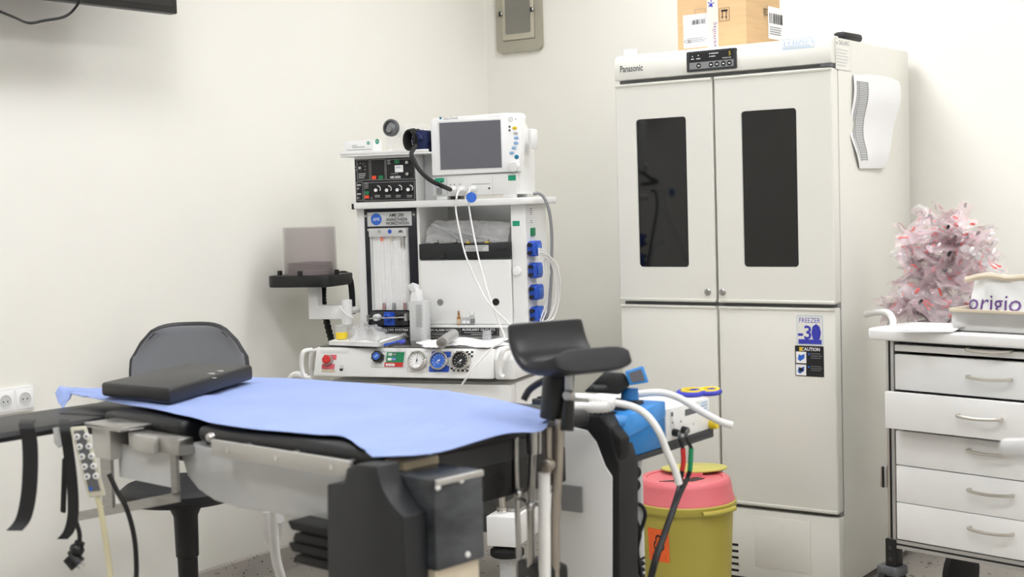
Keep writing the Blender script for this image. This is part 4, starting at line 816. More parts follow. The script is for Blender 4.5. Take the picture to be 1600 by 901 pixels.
# translucent drip basin
bp = [(285, 693), (284, 715), (292, 742), (310, 765), (335, 782), (370, 793), (430, 802), (512, 815), (540, 815), (545, 738)]
pts = [(H(x, y, y=.02).x, H(x, y, y=.02).z) for x, y in bp]
MB().prism(pts, 'y', .02, .36).build('drip_basin', 'translucent', tab, bevel=.004)
# column and pedestal
cpz = [(510, 756), (537, 754), (541, 731), (556, 725), (588, 728), (592, 748), (598, 765), (608, 782), (620, 797), (631, 807)]
pts = [(H(x, y, y=-.06).x, H(x, y, y=-.06).z) for x, y in cpz]; xr_ = pts[-1][0]; xl_ = H(503, 880, y=-.06).x
pts += [(xr_, .3), (xl_, .3)]
MB().prism(pts, 'y', -.06, -.005).build('column_cover', 'charcoal', tab, bevel=.004)
pzt = H(668, 752, x=xr_+.02).z; pe = H(754, 735, x=xr_+.02); zpb = H(742, 876, x=xr_+.02).z; MB().box(xl_+.03, xr_+.012, .0, pe.y-.01, .12, zpb).build('column_foot', 'beige_rim', tab)
MB().box(xl_+.02, xr_+.02, -.003, pe.y, zpb, pzt).build('column', 'wrap_dark', tab, bevel=.004)
MB().box(xr_+.015, xr_+.024, .0, pe.y, pzt-.012, pzt-.001).build('column_ridge', 'aluminium', tab, bevel=.002)
for px, py in ((672, 764), (721, 750), (731, 866)):
    p = H(px, py, x=xr_+.021); MB().lathe([(.006, 0), (.005, .003), (0, .004)], (xr_+.02, max(p.y, .005), p.z), (1, 0, 0), 12).build('rivet', 'white', tab)
MB().box(xl_-.02, xr_+.05, .05, .5, .0, .12).build('base', 'offwhite', tab, bevel=.02)
for k in range(4):
    za = H(475, 817+17*k, y=-.03).z; xk = H(452, 840, y=-.03).x; MB().hexa([(xk+.006, -.03, za-.019), (xl_+.015, -.03, za-.019), (xl_+.015, .2, za-.019), (xk+.006, .2, za-.019)], [(xk+.022*(k % 2), -.035, za), (xl_+.015, -.035, za), (xl_+.015, .2, za), (xk+.022*(k % 2), .2, za)]).build('bellows_fold', 'rubber', tab, bevel=.004)
p0 = H(600, 724, y=.03); MB().box(p0.x, p0.x+.055, .03, .12, p0.z-.012, p0.z+.008).build('column_bracket', 'beige', tab, bevel=.003)
# arm board with straps at the left
ab = [PZ(-60, 690, .845), PZ(228, 642, .845), PZ(150, 630, .845), PZ(-60, 660, .845)]
ab = [TB.loc(p_) for p_ in ab]
MB().hexa([(p_.x, p_.y, .826) for p_ in ab], [(p_.x, p_.y, .848) for p_ in ab]).build('arm_board', 'leather', tab, bevel=.012, seg=3)
hb_ = [TB.loc(PZ(x, y, .845)) for x, y in ((88, 648), (225, 655), (330, 640), (180, 625))]
MB().hexa([(p_.x, p_.y, .80) for p_ in hb_], [(p_.x, p_.y, .852) for p_ in hb_]).build('head_pad', 'leather', tab, bevel=.01)
def strap(pts, wpx, d, nm='strap'):
    sp3 = spline([P(x, y, dd) for (x, y, dd) in pts], 6); m = MB(); n_ = len(sp3)
    m.grid(1, n_-1, lambda u, v: TB.loc(sp3[min(n_-1, int(round(v*(n_-1))))]+_r*((u-.5)*wpx*d/FPX)))
    return m.build(nm, 'black_soft', tab, thick=.003)
strap([(44, 655, 3.0), (41, 664, 2.93), (46, 690, 2.93), (47, 730, 2.93), (44, 775, 2.93), (36, 810, 2.93), (22, 828, 2.92)], 24, 2.93)
strap([(100, 655, 3.06), (101, 668, 3.0), (106, 700, 3.0), (112, 750, 3.0), (114, 800, 3.0), (108, 828, 3.0), (97, 842, 3.0)], 17, 3.0)
MB().hexa([TB.loc(P(x, y, d_)) for x, y, d_ in ((94, 800, 3.06), (103, 802, 3.06), (103, 802, 3.09), (94, 800, 3.09))], [TB.loc(P(x, y, d_)) for x, y, d_ in ((97, 715, 3.06), (106, 715, 3.06), (106, 715, 3.09), (97, 715, 3.09))]).build('lever', 'black', tab, bevel=.004)
MB().tube([TB.loc(P(x, y, 3.02)) for x, y in ((90, 668), (92, 690), (97, 695))], .01).build('strap_clip', 'light_grey', tab)

# hand control
def slab(quad, d, th, push=0): return [P(x, y, d-push) for x, y in quad], [P(x, y, d-push+th) for x, y in quad]
q4 = ((138, 777), (166, 774), (135, 665), (109, 667)); fr_, bk_ = slab(q4, 2.96, .022)
hcF = Fr(P(138, 777, 2.96), 0); hc_ = T('hand_control', 'grey table hand control with two rows of round buttons hanging from rail', 'remote control', hcF)
MB().hexa([hcF.loc(p_) for p_ in fr_], [hcF.loc(p_) for p_ in bk_]).build('casing', 'terminal', hc_, bevel=.004)
fq, bq = slab(((139, 768), (157, 766), (131, 671), (115, 673)), 2.957, .004)
fc = MB().hexa([hcF.loc(p_) for p_ in fq], [hcF.loc(p_) for p_ in bq]).build('keypad', 'mid_grey', hc_)
for k in range(5):
    for s in (0, 1):
        x = 120.5+15*s*(1-.02*k)+3.9*k*1.0; y = 682-s*.8+15.5*k; pp = hcF.loc(P(x, y, 2.957))
        MB().lathe([(.0068, 0), (.0062, .003), (0, .0035)], pp, -_f, 14).build('button', 'white', fc); MB().lathe([(.003, .0035), (.0025, .0042), (0, .0042)], pp, -_f, 10).build('button_symbol', 'ink_grey', fc)
pp = [hcF.loc(P(x, y, 2.955)) for x, y in ((140, 766), (145, 765.5), (143.5, 760), (138.5, 760.5))]; MB().add(pp, [(0, 1, 2, 3)]).build('maker_mark', 'royal', fc, fix=False)
MB().tube([P(152, 776, 2.97), P(157, 795, 2.97), P(163, 830, 2.97), P(169, 870, 2.97), P(175, 915, 2.97), P(183, 990, 2.97), floor_pt(P(190, 990, 2.97)), floor_pt(P(240, 990, 3.1))], .006, sub=6).top('control_cord', 'cream_cord', 'cream cord hanging from the table hand control', 'cord')
MB().tube([P(170, 740, 3.1), P(182, 765, 3.1), P(198, 795, 3.1), P(209, 835, 3.1), P(213, 880, 3.1), P(214, 960, 3.1), floor_pt(P(216, 960, 3.1)), floor_pt(P(260, 960, 3.2))], .0055, sub=6).top('table_cable', 'black', 'black cord hanging behind cream cord of the hand control', 'cord')
PF = Fr(P(118, 860, 3.05), 0); pg = T('mains_plug', 'black two pin mains plug dangling on its cord below arm board', 'plug', PF)
lp = lambda x, y, d=3.05: PF.loc(P(x, y, d))
MB().tube([lp(112, 790), lp(118, 812), lp(124, 832), lp(124, 847)], .005, 8, sub=6).build('cord', 'black', pg)
MB().tube([lp(125, 846), lp(120, 858), lp(112, 868)], [.011, .016, .012], 12, sub=4).build('plug_grip', 'black', pg)
MB().tube([lp(108, 868), lp(122, 882)], [.017, .019], 12).build('plug_head', 'black', pg)
for a_ in ((121, 882, 125, 889), (127, 877, 132, 884)): MB().tube([lp(a_[0], a_[1]), lp(a_[2], a_[3])], .0028, 8).build('pin', 'steel', pg)

# blue drape
nearc = [((98, 640), .842), ((112, 622), .868), ((150, 624), .877), ((230, 637), .88), ((300, 652), .88), ((350, 664), .879), ((470, 678), .877), ((535, 682), .878), ((560, 698), .877), ((582, 713), .872)]
farc = [((86, 614), .876), ((106, 606), .885), ((160, 606), .885), ((230, 600), .885), ((300, 593), .885), ((385, 589), .882), ((500, 594), .88), ((625, 604), .88), ((740, 617), .88), ((856, 643), .88)]
def curve(c, z0=0):
    pts = [PZ(p_[0], p_[1], z_) for p_, z_ in c]; return spline(pts, 8)
cn, cf_ = curve(nearc), curve(farc); NN = len(cn)
rgt = spline([PZ(582, 713, .872), PZ(680, 711, .872), PZ(790, 677, .876), PZ(850, 669, .872), PZ(856, 643, .88)], 8)
def pick(c, t_):
    x = t_*(len(c)-1); i = min(int(x), len(c)-2); return c[i].lerp(c[i+1], x-i)
rnd = random.Random(4); ph = [(rnd.uniform(8, 26), rnd.uniform(3, 12), rnd.uniform(0, 6)) for _ in range(5)]
def drape(u, v):
    # transfinite patch between near, far and right edges
    e0 = pick(cn, u); e1 = pick(cf_, u); l0 = pick([cn[0], cf_[0]], v); l1 = pick(rgt, v)
    p_ = e0.lerp(e1, v)+l0.lerp(l1, u)-(cn[0].lerp(cn[-1], u)).lerp(cf_[0].lerp(cf_[-1], u), v)
    p_.z += .0022*sum(math.sin(a_*u+b_*v+c_) for a_, b_, c_ in ph)*min(1, 6*v, 6*(1-v))
    if 0.02 < v < .98: p_.z += .008*math.exp(-((u-.93)/.012)**2)*(v < .5)+.006*math.exp(-((u-.9+.06*v)/.01)**2)
    p_.z += .012*max(0, 1-abs(u-.06)/.06)*v
    q2 = TB.loc(p_)
    if u > .1 and q2.x < -.06 and q2.y > .0: p_.z = max(p_.z, .8785)+.0012*abs(math.sin(31*u+7*v))
    return p_
MB().grid(90, 26, drape).top('blue_drape', 'blue_sheet', 'light blue disposable drape spread over operating table', 'drape', thick=.0012, ang=60)
# head cushion on the drape
zc_ = .927; tops = [PZ(x, y, zc_) for x, y in ((157, 594), (264, 607), (395, 570), (292, 567))]
o_ = tops[0].copy(); o_.z = .889; CU = Fr(o_, 0)
lo = [CU.loc(Vector((p_.x, p_.y, .889))) for p_ in tops]; hi = [CU.loc(Vector((p_.x, p_.y, .922 if i in (0,) else .927))) for i, p_ in enumerate(tops)]
cus = T('head_cushion', 'worn black head cushion lying on the blue drape', 'cushion', CU)
MB().hexa(lo, hi).build('pad', 'leather', cus, bevel=.008, seg=3)
for (x, y, s) in ((331, 583, 1), (345, 579, .9), (335, 590, .6)):
    c3 = CU.loc(PZ(x, y, zc_+.001)); m = MB(); n_ = 9
    m.add([(c3.x+s*.012*math.cos(k*.7)*(1+.5*math.sin(k*3.1)), c3.y+s*.006*math.sin(k*.7)*(1+.4*math.cos(k*2.3)), hi[1].z+.0008) for k in range(n_)], [list(range(n_))]); m.build('worn_patch', 'paper', cus, fix=False)

# ================================================================ leg support on its post, beside the table end
LD = 2.9
def LP(x, y, d=LD): return P(x, y, d)
c_ = LP(896, 571); n_ = Vector((.91, -.416, 0)); ax_ = Vector((.416, .91, 0))
LS = Fr((c_.x, c_.y, 0), math.degrees(math.atan2(ax_.y, ax_.x)))
leg = T('leg_support', 'black padded knee support trough on steel post by the table end', 'leg support', LS)
o_ = LS.loc(c_); zb0 = o_.z
# local x runs along the trough, local -y towards the viewer; profile: tall far wall, floor, rolled near lip
prof = [(.088, .086), (.078, .05), (.055, .018), (.015, .0), (-.04, .006), (-.072, .019)]
def trough(u, v, s):
    x = (u-.5)*.185-.012+.02*(0 if v < .55 else (v-.55)*2.2); e = abs(u-.5)*2
    k = v*(len(prof)-1); i = min(int(k), len(prof)-2); t_ = k-i
    pp = spline([Vector((a_, b_, 0)) for a_, b_ in prof], 5); kk = v*(len(pp)-1); j = min(int(kk), len(pp)-2); q_ = pp[j].lerp(pp[j+1], kk-j)
    d_ = (pp[min(j+1, len(pp)-1)]-pp[max(j-1, 0)]).normalized(); nn = Vector((d_.y, -d_.x, 0))
    th_ = (.014+.012*max(0, v-.6)/.4)*(1-.5*e**6)
    q_ = q_+nn*th_*s
    return Vector((x*(1-.06*(abs(v-.5)*2)**4), q_.x, zb0+q_.y))
m = MB(); NU, NV = 16, 24; m.grid(NU, NV, lambda u, v: trough(u, v, 1)); k0 = len(m.v); m.grid(NU, NV, lambda u, v: trough(u, v, -1)); k1 = NU+1
ed = [i for i in range(k1)]+[j*k1+NU for j in range(1, NV+1)]+[NV*k1+i for i in range(NU-1, -1, -1)]+[j*k1 for j in range(NV-1, 0, -1)]
m.f += [[ed[i], ed[(i+1) % len(ed)], k0+ed[(i+1) % len(ed)], k0+ed[i]] for i in range(len(ed))]; m.m += [0]*len(ed)
m.build('pad', 'leather', leg, bevel=.006, seg=3, ang=60)
lp = lambda x, y, d=LD: LS.loc(P(x, y, d))
MB().tube([lp(878, 578, 2.93), lp(872, 600, 2.93), lp(862, 655, 2.93)], [.028, .034, .026], 12).build('pad_bracket', 'black', leg)
MB().tube([lp(889, 578, 2.88), lp(889, 614, 2.88)], .0085, 12).build('adjuster', 'light_grey', leg)
MB().lathe([(.009, -.012), (.011, -.008), (.011, .008), (.009, .012)], lp(889, 617, 2.87), _r, 12).build('adjuster_bolt', 'steel', leg)
MB().tube([lp(889, 623, 2.88), lp(920, 626, 2.88)], .0035).build('adjuster_pin', 'steel', leg)
MB().tube([lp(890, 612, 2.89), lp(886, 672, 2.89)], [.011, .014], 12).build('post_sleeve', 'black', leg)
MB().tube([lp(875, 655, 2.9), lp(872, 730, 2.9), lp(867, 820, 2.9), LS.loc(floor_pt(P(860, 1000, 2.9), .04))], .0105, 12).build('post', 'steel_warm', leg)
MB().tube([lp(857, 668, 2.9), lp(857, 738, 2.9)], .009, 12).build('slide_rod', 'steel_warm', leg)
MB().tube([lp(850, 738, 2.88), LS.loc(floor_pt(P(845, 1000, 2.88), .04))], .0125, 14).build('gas_spring', 'cord_white', leg)
MB().lathe([(.01, -.012), (.013, -.01), (.013, .01), (.01, .012)], lp(856, 727, 2.87), _r, 14).build('pivot', 'steel_warm', leg)
MB().tube([lp(834, 672, 2.92), lp(834, 708, 2.92)], .0165, 14).build('clamp_tube', 'steel', leg)
MB().tube([lp(832, 706, 2.92), lp(829, 800, 2.92), LS.loc(floor_pt(P(825, 1000, 2.92), .04))], .0085, 12).build('support_rod', 'steel', leg)
MB().tube([lp(806, 665, 2.95), lp(806, 720, 2.95), lp(808, 790, 2.95), lp(811, 872, 2.95)], .006, 10).build('thin_rod', 'steel', leg)
MB().tube([lp(806, 776, 2.95), lp(830, 786, 2.92), lp(856, 790, 2.9)], .0045, 10).build('cross_rod', 'steel', leg)
for (x, y) in ((811, 770), (829, 790)): MB().lathe([(.004, -.012), (.009, -.008), (.009, .008), (.004, .012)], lp(x, y, 2.91), _r, 12).build('rod_knob', 'steel', leg)
MB().tube([lp(818, 625, 3.0), lp(828, 608, 3.0), lp(850, 594, 2.98), lp(862, 590, 2.96)], .0075, 10, sub=6).build('release_lever', 'navy', leg)
b0_ = lp(838, 900, 2.93); MB().box(b0_.x-.02, b0_.x+.05, b0_.y-.05, b0_.y+.05, 0, b0_.z+.03).build('foot_housing', 'black', leg, bevel=.01)

# ================================================================ equipment cart with blue and white devices (room-aligned)
cn_ = P(976, 650, 3.2); Q = Fr((cn_.x, cn_.y, 0), 0)
cart = T('equipment_cart', 'black framed cart with white front panel beside the leg support', 'cart', Q)
qh = Q.hit; zdb = qh(977, 714, x=0).z; ztop = cn_.z
yf = -.05
pw = [(868, 670), (884, 664), (918, 672), (932, 690), (946, 727), (957, 744), (957, 1010), (862, 1010)]
def qpoly(px, y): return [(qh(a_, b_, y=y).x, qh(a_, b_, y=y).z) for a_, b_ in px]
fl = [(866, 648), (884, 646), (935, 650), (952, 668), (958, 695), (964, 716), (968, 728), (968, 1010), (858, 1010)]
pl_ = [(x, max(z, .08)) for x, z in qpoly(fl, yf)]
MB().prism(pl_, 'y', yf, yf+.085).build('end_frame', 'black_soft', cart, bevel=.006)
pi_ = [(x, max(z, .1)) for x, z in qpoly(pw, yf)]
pan = MB().prism(pi_, 'y', yf-.003, yf+.01).build('front_panel', 'white', cart, bevel=.002)
zz = qh(880, 775, y=yf).z; x_0 = qh(880, 775, y=yf).x; x_1 = qh(912, 775, y=yf).x; z_1 = qh(890, 757, y=yf).z; z_0 = qh(890, 797, y=yf).z
MB().box(x_0, x_1, yf-.009, yf-.003, z_0, z_1).build('panel_bracket', 'grey', pan)
ye = qh(1110, 690, x=0).y
MB().box(-.33, -.0, .0, ye+.02, zdb-.02, zdb-.006).build('shelf', 'dark_grey', cart, bevel=.003)
pp_ = qh(997, 760, x=-.03)
MB().tube([(-.03, pp_.y, .1), (-.03, pp_.y, zdb-.02)], .012, 12).build('rear_post', 'light_grey', cart)
MB().tube([(-.30, pp_.y, .1), (-.30, pp_.y, zdb-.02)], .012, 12).build('rear_post', 'light_grey', cart)
MB().box(-.33, .0, yf, ye, .07, .1).build('base_plate', 'black', cart, bevel=.005)
for x in (-.3, -.03):
    for y in (yf+.04, ye-.04): MB().lathe([(.028, -.01), (.035, -.006), (.035, .006), (.028, .01)], (x, y, .035), (1, 0, 0), 16).build('castor', 'rubber', cart)
for k, (x, y) in enumerate(((997, 735), (996, 755))): 
    p = qh(x, y, x=-.015); MB().lathe([(.008, 0), (.016, .004), (.016, .014), (.008, .018)], (-.02, p.y-.01, p.z), (.6, -.8, 0), 12).build('clamp_knob', 'black', cart)
# blue device
ym = qh(1040, 660, x=0).y
blu = Fr(Q.wld((0, 0, zdb-.005)), 0); bd_ = T('blue_console', 'blue medical console with black front on the equipment cart', 'medical device', blu); hB = ztop-zdb+.004
MB().prism([(.004, 0), (.004, hB*.72), (.02, hB*.9), (ym, hB+.006), (ym, 0)], 'x', -.3, 0).build('housing', 'device_blue', bd_, bevel=.004)
MB().prism([(-.004, hB*.45), (-.012, hB*.7), (.012, hB*1.02), (.05, hB*1.04), (ym*.98, hB+.012), (ym*.98, hB*.72), (.02, hB*.5)], 'x', -.301, .004).build('top_cover', 'device_blue_light', bd_, bevel=.004)
MB().prism([(-.31, -.02), (.0, -.02), (.016, hB*.22), (.016, hB*.55), (-.008, hB*.82), (-.31, hB*.92)], 'y', -.045, -.004).build('black_front', 'rubber', bd_, bevel=.006)
k_ = MB().box(-.29, -.03, .05, ym*.75, hB+.0, hB+.018).build('keyboard_tray', 'dark_grey', bd_, bevel=.003)
for i in range(12):
    for j in range(3): MB().box(-.28+.02*i, -.264+.02*i, .06+.022*j, .077+.022*j, hB+.018, hB+.022).build('key', 'charcoal', k_)
# white device behind it
wd_ = Fr(Q.wld((0, ym+.004, zdb-.005)), 0); ws = ye-ym-.004
wdv = T('white_console', 'white electrosurgical unit with red and green leads on the cart', 'medical device', wd_)
hW = qh(1045, 640, x=0).z-zdb+.008
MB().box(-.3, 0, 0, ws, .008, hW).build('case', 'white', wdv, bevel=.004)
MB().box(-.31, .004, -.004, ws+.01, 0, .008).build('base_plate', 'dark_grey', wdv)
wr_ = lambda a_, b_: wd_.hit(a_, b_, x=0)
D = Dec(wd_, (0, 0, 0), (0, 1, 0), (0, 0, 1)); D.prect(1070, 637, 1090, 647, 'mid_grey'); D.pframe(1070, 660, 1092, 680, .0006, 'light_grey'); D.pdisc(1049.5, 647, .006, 'ink_grey'); D.pdisc(1050, 660, .003, 'ink_grey'); D.pdisc(1063, 658, .0025, 'ink'); D.pdisc(1083, 662, .002, 'ink'); D.plines(1094, 625, 1108, 645, 4, 'pale_blue'); D.build('side_print', wdv)
jk = []
for px, py in ((1052, 675), (1066, 671)):
    p = wr_(px, py); MB().lathe([(.009, 0), (.009, .014), (.006, .018), (0, .018)], (0, p.y, p.z), (1, 0, -.1), 14).build('jack', 'black', wdv); jk.append(wd_.wld((.016, p.y, p.z)))
p = wr_(1110, 662); MB().lathe([(.011, 0), (.013, .004), (.011, .02), (0, .022)], (0, p.y, p.z), (1, 0, 0), 16).build('yellow_knob', 'yellow', wdv)
d0 = 3.28
for j, mm, lab, off in ((jk[0], 'red', 'lead with red sleeve plugged into white unit, left of pair', 0), (jk[1], 'green', 'lead with green sleeve plugged into white unit, right of pair', 1)):
    cf2 = Fr(j, 0); o = T('device_lead', lab, 'cable', cf2)
    a_ = [j, P(1062+off*10, 684-off*4, d0), P(1067+off*13, 700, d0)]; b_ = [a_[-1], P(1068+off*11, 720, d0), P(1066+off*12, 735, d0)]
    c3 = [b_[-1], P(1063+off*9, 752, d0), P(1056+off*4, 778, d0-.05), P(1040+off*3, 825, d0-.1), P(1022+off*4, 875, d0-.15), P(1010+off*4, 930, d0-.15), P(1000+off*4, 1010, d0-.15), floor_pt(P(985+off*8, 1010, d0-.15)), floor_pt(P(930+off*8, 1010, d0-.05))]
    for nm, seg, m_, r_ in (('plug_tail', a_, 'black', .0045), ('sleeve', b_, mm, .0062), ('wire', c3, 'black', .0055)): MB().tube([cf2.loc(x) for x in seg], r_, 8, sub=5).build(nm, m_, o)
# white hoses on the cart
MB().tube([P(905, 632, 3.2), P(945, 628, 3.2), P(985, 634, 3.17), P(1010, 648, 3.14), P(1030, 675, 3.12), P(1042, 705, 3.12), P(1055, 735, 3.12), P(1061, 757, 3.12)], .0082, 12, sub=6).top('suction_hose', 'cord_white', 'thick white hose arching down in front of the blue console', 'hose')
MB().tube([P(985, 617, 3.33), P(1030, 613, 3.34), P(1062, 622, 3.34), P(1095, 642, 3.33), P(1125, 658, 3.32), P(1144, 664, 3.32)], .0085, 12, sub=6).top('probe_handle', 'cord_white', 'white hose end jutting right over the white unit', 'hose')
hf = Fr(P(920, 640, 3.18), 0); hp = T('handpiece', 'white coiled handpiece lying on the blue console', 'handpiece', hf)
sp4 = spline([P(895, 622, 3.22), P(925, 624, 3.2), P(960, 630, 3.18)], 10)
MB().tube([hf.loc(x) for x in sp4], .013, 12).build('handle', 'white', hp)
sp4 = spline([P(897, 637, 3.17), P(915, 636, 3.16), P(945, 636, 3.15), P(955, 632, 3.15)], 8)
MB().tube([hf.loc(x) for x in sp4], [.0115+.002*(i % 2) for i in range(len(sp4))], 12).build('coil_grip', 'white', hp, ang=60)
# black display head with blue screen frame
dF = Fr(P(955, 615, 3.3), 0); dsp = T('display_unit', 'black hooded display with small blue framed screen on white unit', 'display', dF); dl_ = lambda x, y, d: dF.loc(P(x, y, d))
fr1 = [dl_(x, y, 3.26) for x, y in ((912, 612), (968, 616), (986, 600), (975, 582), (945, 580))]; bk1 = [dl_(x, y, 3.36) for x, y in ((912, 612), (968, 616), (986, 600), (975, 582), (945, 580))]
m = MB(); m.add(fr1+bk1, [list(range(5)), list(range(5, 10))]+[(i, (i+1) % 5, 5+(i+1) % 5, 5+i) for i in range(5)]); m.build('hood', 'black', dsp, bevel=.005)
sq = [(984, 602), (1014, 597), (1005, 571), (976, 580)]
MB().hexa([dl_(*a_, 3.25) for a_ in sq], [dl_(*a_, 3.275) for a_ in sq]).build('screen_frame', 'device_blue_light', dsp, bevel=.003)
cx_, cy_ = 994.8, 587.5; s2 = [(cx_+(x-cx_)*.68, cy_+(y-cy_)*.68) for x, y in sq]
MB().hexa([dl_(*a_, 3.247) for a_ in s2], [dl_(*a_, 3.252) for a_ in s2]).build('screen', 'screen', dsp)
MB().tube([dl_(984, 606, 3.3), dl_(984, 624, 3.3)], [.02, .022], 12).build('screen_foot', 'device_blue', dsp)
MB().lathe([(.02, 0), (.02, .006), (.016, .01), (0, .01)], dl_(936, 608, 3.25), (0, 0, 1), 16).build('dial', 'charcoal', dsp)
# scissors with blue and yellow handles, on the white unit
sf = Fr(Q.wld((-.03, ym+.12, zdb-.005+hW)), 0); sci = T('scissors', 'blue and yellow handled scissors lying on the white unit', 'scissors', sf)
sl = lambda x, y: sf.loc(PZ(x, y, sf.o.z+.006))
for k, (cx0, cy0, w0, h0) in enumerate(((1080, 613, 20, 3.8), (1107, 611.5, 18, 3.6))):
    ring = [sl(cx0+w0*math.cos(R(t_)), cy0+h0*math.sin(R(t_))) for t_ in range(0, 361, 20)]
    h_ = MB().tube(ring, .006, 8).build('handle', 'ink_blue', sci); ring2 = [sl(cx0+2+(w0-4)*math.cos(R(t_)), cy0-1+(h0-1)*math.sin(R(t_)))+Vector((0, 0, .003)) for t_ in range(0, 361, 20)]
    MB().tube(ring2, .0048, 8).build('handle_insert', 'yellow', h_)
a_, b_ = sl(1062, 613), sl(1035, 610)
MB().hexa([a_+Vector((0, -.004, -.002)), a_+Vector((0, .004, -.002)), b_+Vector((0, .002, -.002)), b_+Vector((0, -.002, -.002))], [a_+Vector((0, -.004, .002)), a_+Vector((0, .004, .002)), b_+Vector((0, .002, .001)), b_+Vector((0, -.002, .001))]).build('blade', 'steel', sci)
# cables dangling behind the cart post
for k, (pts, lab) in enumerate(((((990, 785), (1003, 790), (1008, 805), (1000, 830), (985, 845)), 'thin black cable looped at the cart rear post, upper loop'), (((988, 800), (1000, 830), (996, 860), (1003, 905), (1006, 960)), 'thin black cable running down the cart rear post'))):
    MB().tube([P(x, y, 3.3) for x, y in pts], .0045, sub=6).top('device_cable', 'black', lab, 'cable')
MB().tube([P(1003, 870+4*k*.5, 3.31)+_r*(.007*math.cos(k*1.3)) for k in range(40)], .003, 6).top('coiled_cable', 'black', 'coiled black cable hanging beside the sharps bin label', 'cable')

# ================================================================ sharps bin
bc = P(1070, 777, 4.45); BN = Fr((bc.x, bc.y, 0), math.degrees(YAW))
bn = T('sharps_bin', 'yellow clinical waste bin with red lid in front of refrigerator', 'waste bin', BN)
zr_ = bc.z; rR = 80*4.45/FPX
MB().lathe([(rR*.8, 0), (rR*.83, .006), (rR*.93, zr_-.04), (rR*.94, zr_-.03), (rR*.985, zr_-.028), (rR*1.0, zr_-.022), (rR*1.0, zr_-.004), (rR*.96, zr_), (rR*.9, zr_)], n=48).build('bucket', 'bin_yellow', bn)
zl_ = zr_+.068
lid = MB().lathe([(rR*.97, zr_-.001), (rR*.965, zr_+.005), (rR*.94, zr_+.012), (rR*.905, zl_-.018), (rR*.88, zl_-.005), (rR*.84, zl_), (rR*.74, zl_), (rR*.73, zl_-.004), (0, zl_-.004)], n=48).build('lid', 'bin_red', bn)
MB().prism([(-.085, -.055), (.02, -.068), (.06, -.03), (.04, -.005), (-.0, -.03)], 'z', zl_-.006, zl_-.0025).build('opening', 'black', lid)
fl_ = [(rR*.66*math.cos(R(t_))*1.0+.042, .085+rR*.46*math.sin(R(t_))) for t_ in range(0, 360, 15)]
MB().prism(fl_, 'z', zl_+.006, zl_+.012).build('flap', 'bin_flap', lid, bevel=.002)
MB().box(-.03, .06, .012, .026, zl_-.004, zl_+.007).build('flap_hinge', 'bin_red', lid, bevel=.002)
for x in (-.02, .02, .055): MB().box(x, x+.014, -.012, -.004, zl_-.004, zl_+.001).build('hinge_clip', 'bin_red', lid)
pts = [Vector((rR*1.03*math.sin(R(t_)), -rR*1.03*math.cos(R(t_)), zr_-.02)) for t_ in range(12, 64, 6)]
MB().tube(pts, .008, 8).build('carry_handle', 'bin_yellow', bn)
# biohazard label wraps round the wall
a_ = BN.loc(P(1024, 850, 4.34)); th0, th1 = -R(58), -R(27); zA, zB = P(1024, 880, 4.33).z, P(1024, 828, 4.33).z
def lab_(u, v, e=0): 
    t_ = th0+(th1-th0)*u; z = zA+(zB-zA)*v; rad = rR*(.83+.1*(z-.006)/(zr_-.046))+.0012+e
    return Vector((rad*math.sin(t_), -rad*math.cos(t_), z))
lb = MB().grid(10, 3, lab_).build('hazard_label', 'orange', bn, fix=False)
m = MB()
def blob(poly, e=.0006):
    m.add([lab_(u, v, e) for u, v in poly], [list(range(len(poly)))])
for k in range(3):
    a0 = R(90+120*k); cx1, cy1 = .55+.12*math.cos(a0), .55+.13*math.sin(a0); ring = []
    for t_ in range(0, 271, 30): tt = a0+R(45+t_)-R(0); ring.append((tt, 1))
    o1 = [(cx1+.15*math.cos(a0+R(-135+s_)), cy1+.15*math.sin(a0+R(-135+s_))) for s_ in range(20, 251, 23)]; i1 = [(cx1+.09*math.cos(a0+R(-135+s_)), cy1+.09*math.sin(a0+R(-135+s_))) for s_ in range(20, 251, 23)]
    for i in range(len(o1)-1): blob([o1[i], o1[i+1], i1[i+1], i1[i]])
blob([(.55+.04*math.cos(R(t_)), .55+.04*math.sin(R(t_))) for t_ in range(0, 360, 45)])
for v in (.84, .12, .2): blob([(.2, v-.01), (.85, v-.01), (.85, v+.01), (.2, v+.01)])
m.build('biohazard_sign', 'ink', lb, fix=False)

# ================================================================ drawer trolley at the right
ko = P(1386, 537, 4.2); KT = Fr((ko.x, ko.y, 0), -12); kh = KT.hit
tro = T('drawer_trolley', 'white medical drawer trolley with bow handles at the right edge', 'trolley', KT)
zw0 = kh(1480, 537, y=-.02).z; zw1 = zw0+.034; xc_ = kh(1548, 650, y=0).x; x_l = kh(1399, 650, y=0).x; wid = 2*(xc_-x_l); x_r = x_l+wid; dep = .46
zbot = kh(1402, 842, y=0).z; xwl = kh(1352, 528, y=-.03).x
MB().prism(rr(xwl, x_r+.05, -.035, dep+.02, .03), 'z', zw0, zw1).build('worktop', 'white', tro, bevel=.008, seg=3)
for x0, x1 in ((x_l-.03, x_l-.004), (x_r+.004, x_r+.03)):
    for y0 in (.0, dep-.03):
        po = MB().box(x0, x1, y0, y0+.03, zbot-.03, zw0).build('corner_post', 'aluminium', tro, bevel=.002)
        if y0 == 0: MB().box(x0+.009, x0+.016, -.001, .004, zbot, zw0).build('post_groove', 'black', po)
MB().box(x_l-.02, x_l-.008, .03, dep-.03, zbot, zw0).build('side_panel', 'light_grey', tro); MB().box(x_r+.008, x_r+.02, .03, dep-.03, zbot, zw0).build('side_panel', 'light_grey', tro)
MB().box(x_l-.008, x_r+.008, dep-.02, dep-.01, zbot, zw0).build('rear_panel', 'light_grey', tro)
MB().box(x_l-.008, x_r+.008, .03, dep-.02, zw0-.012, zw0-.002).build('inner_top', 'dark_grey', tro)
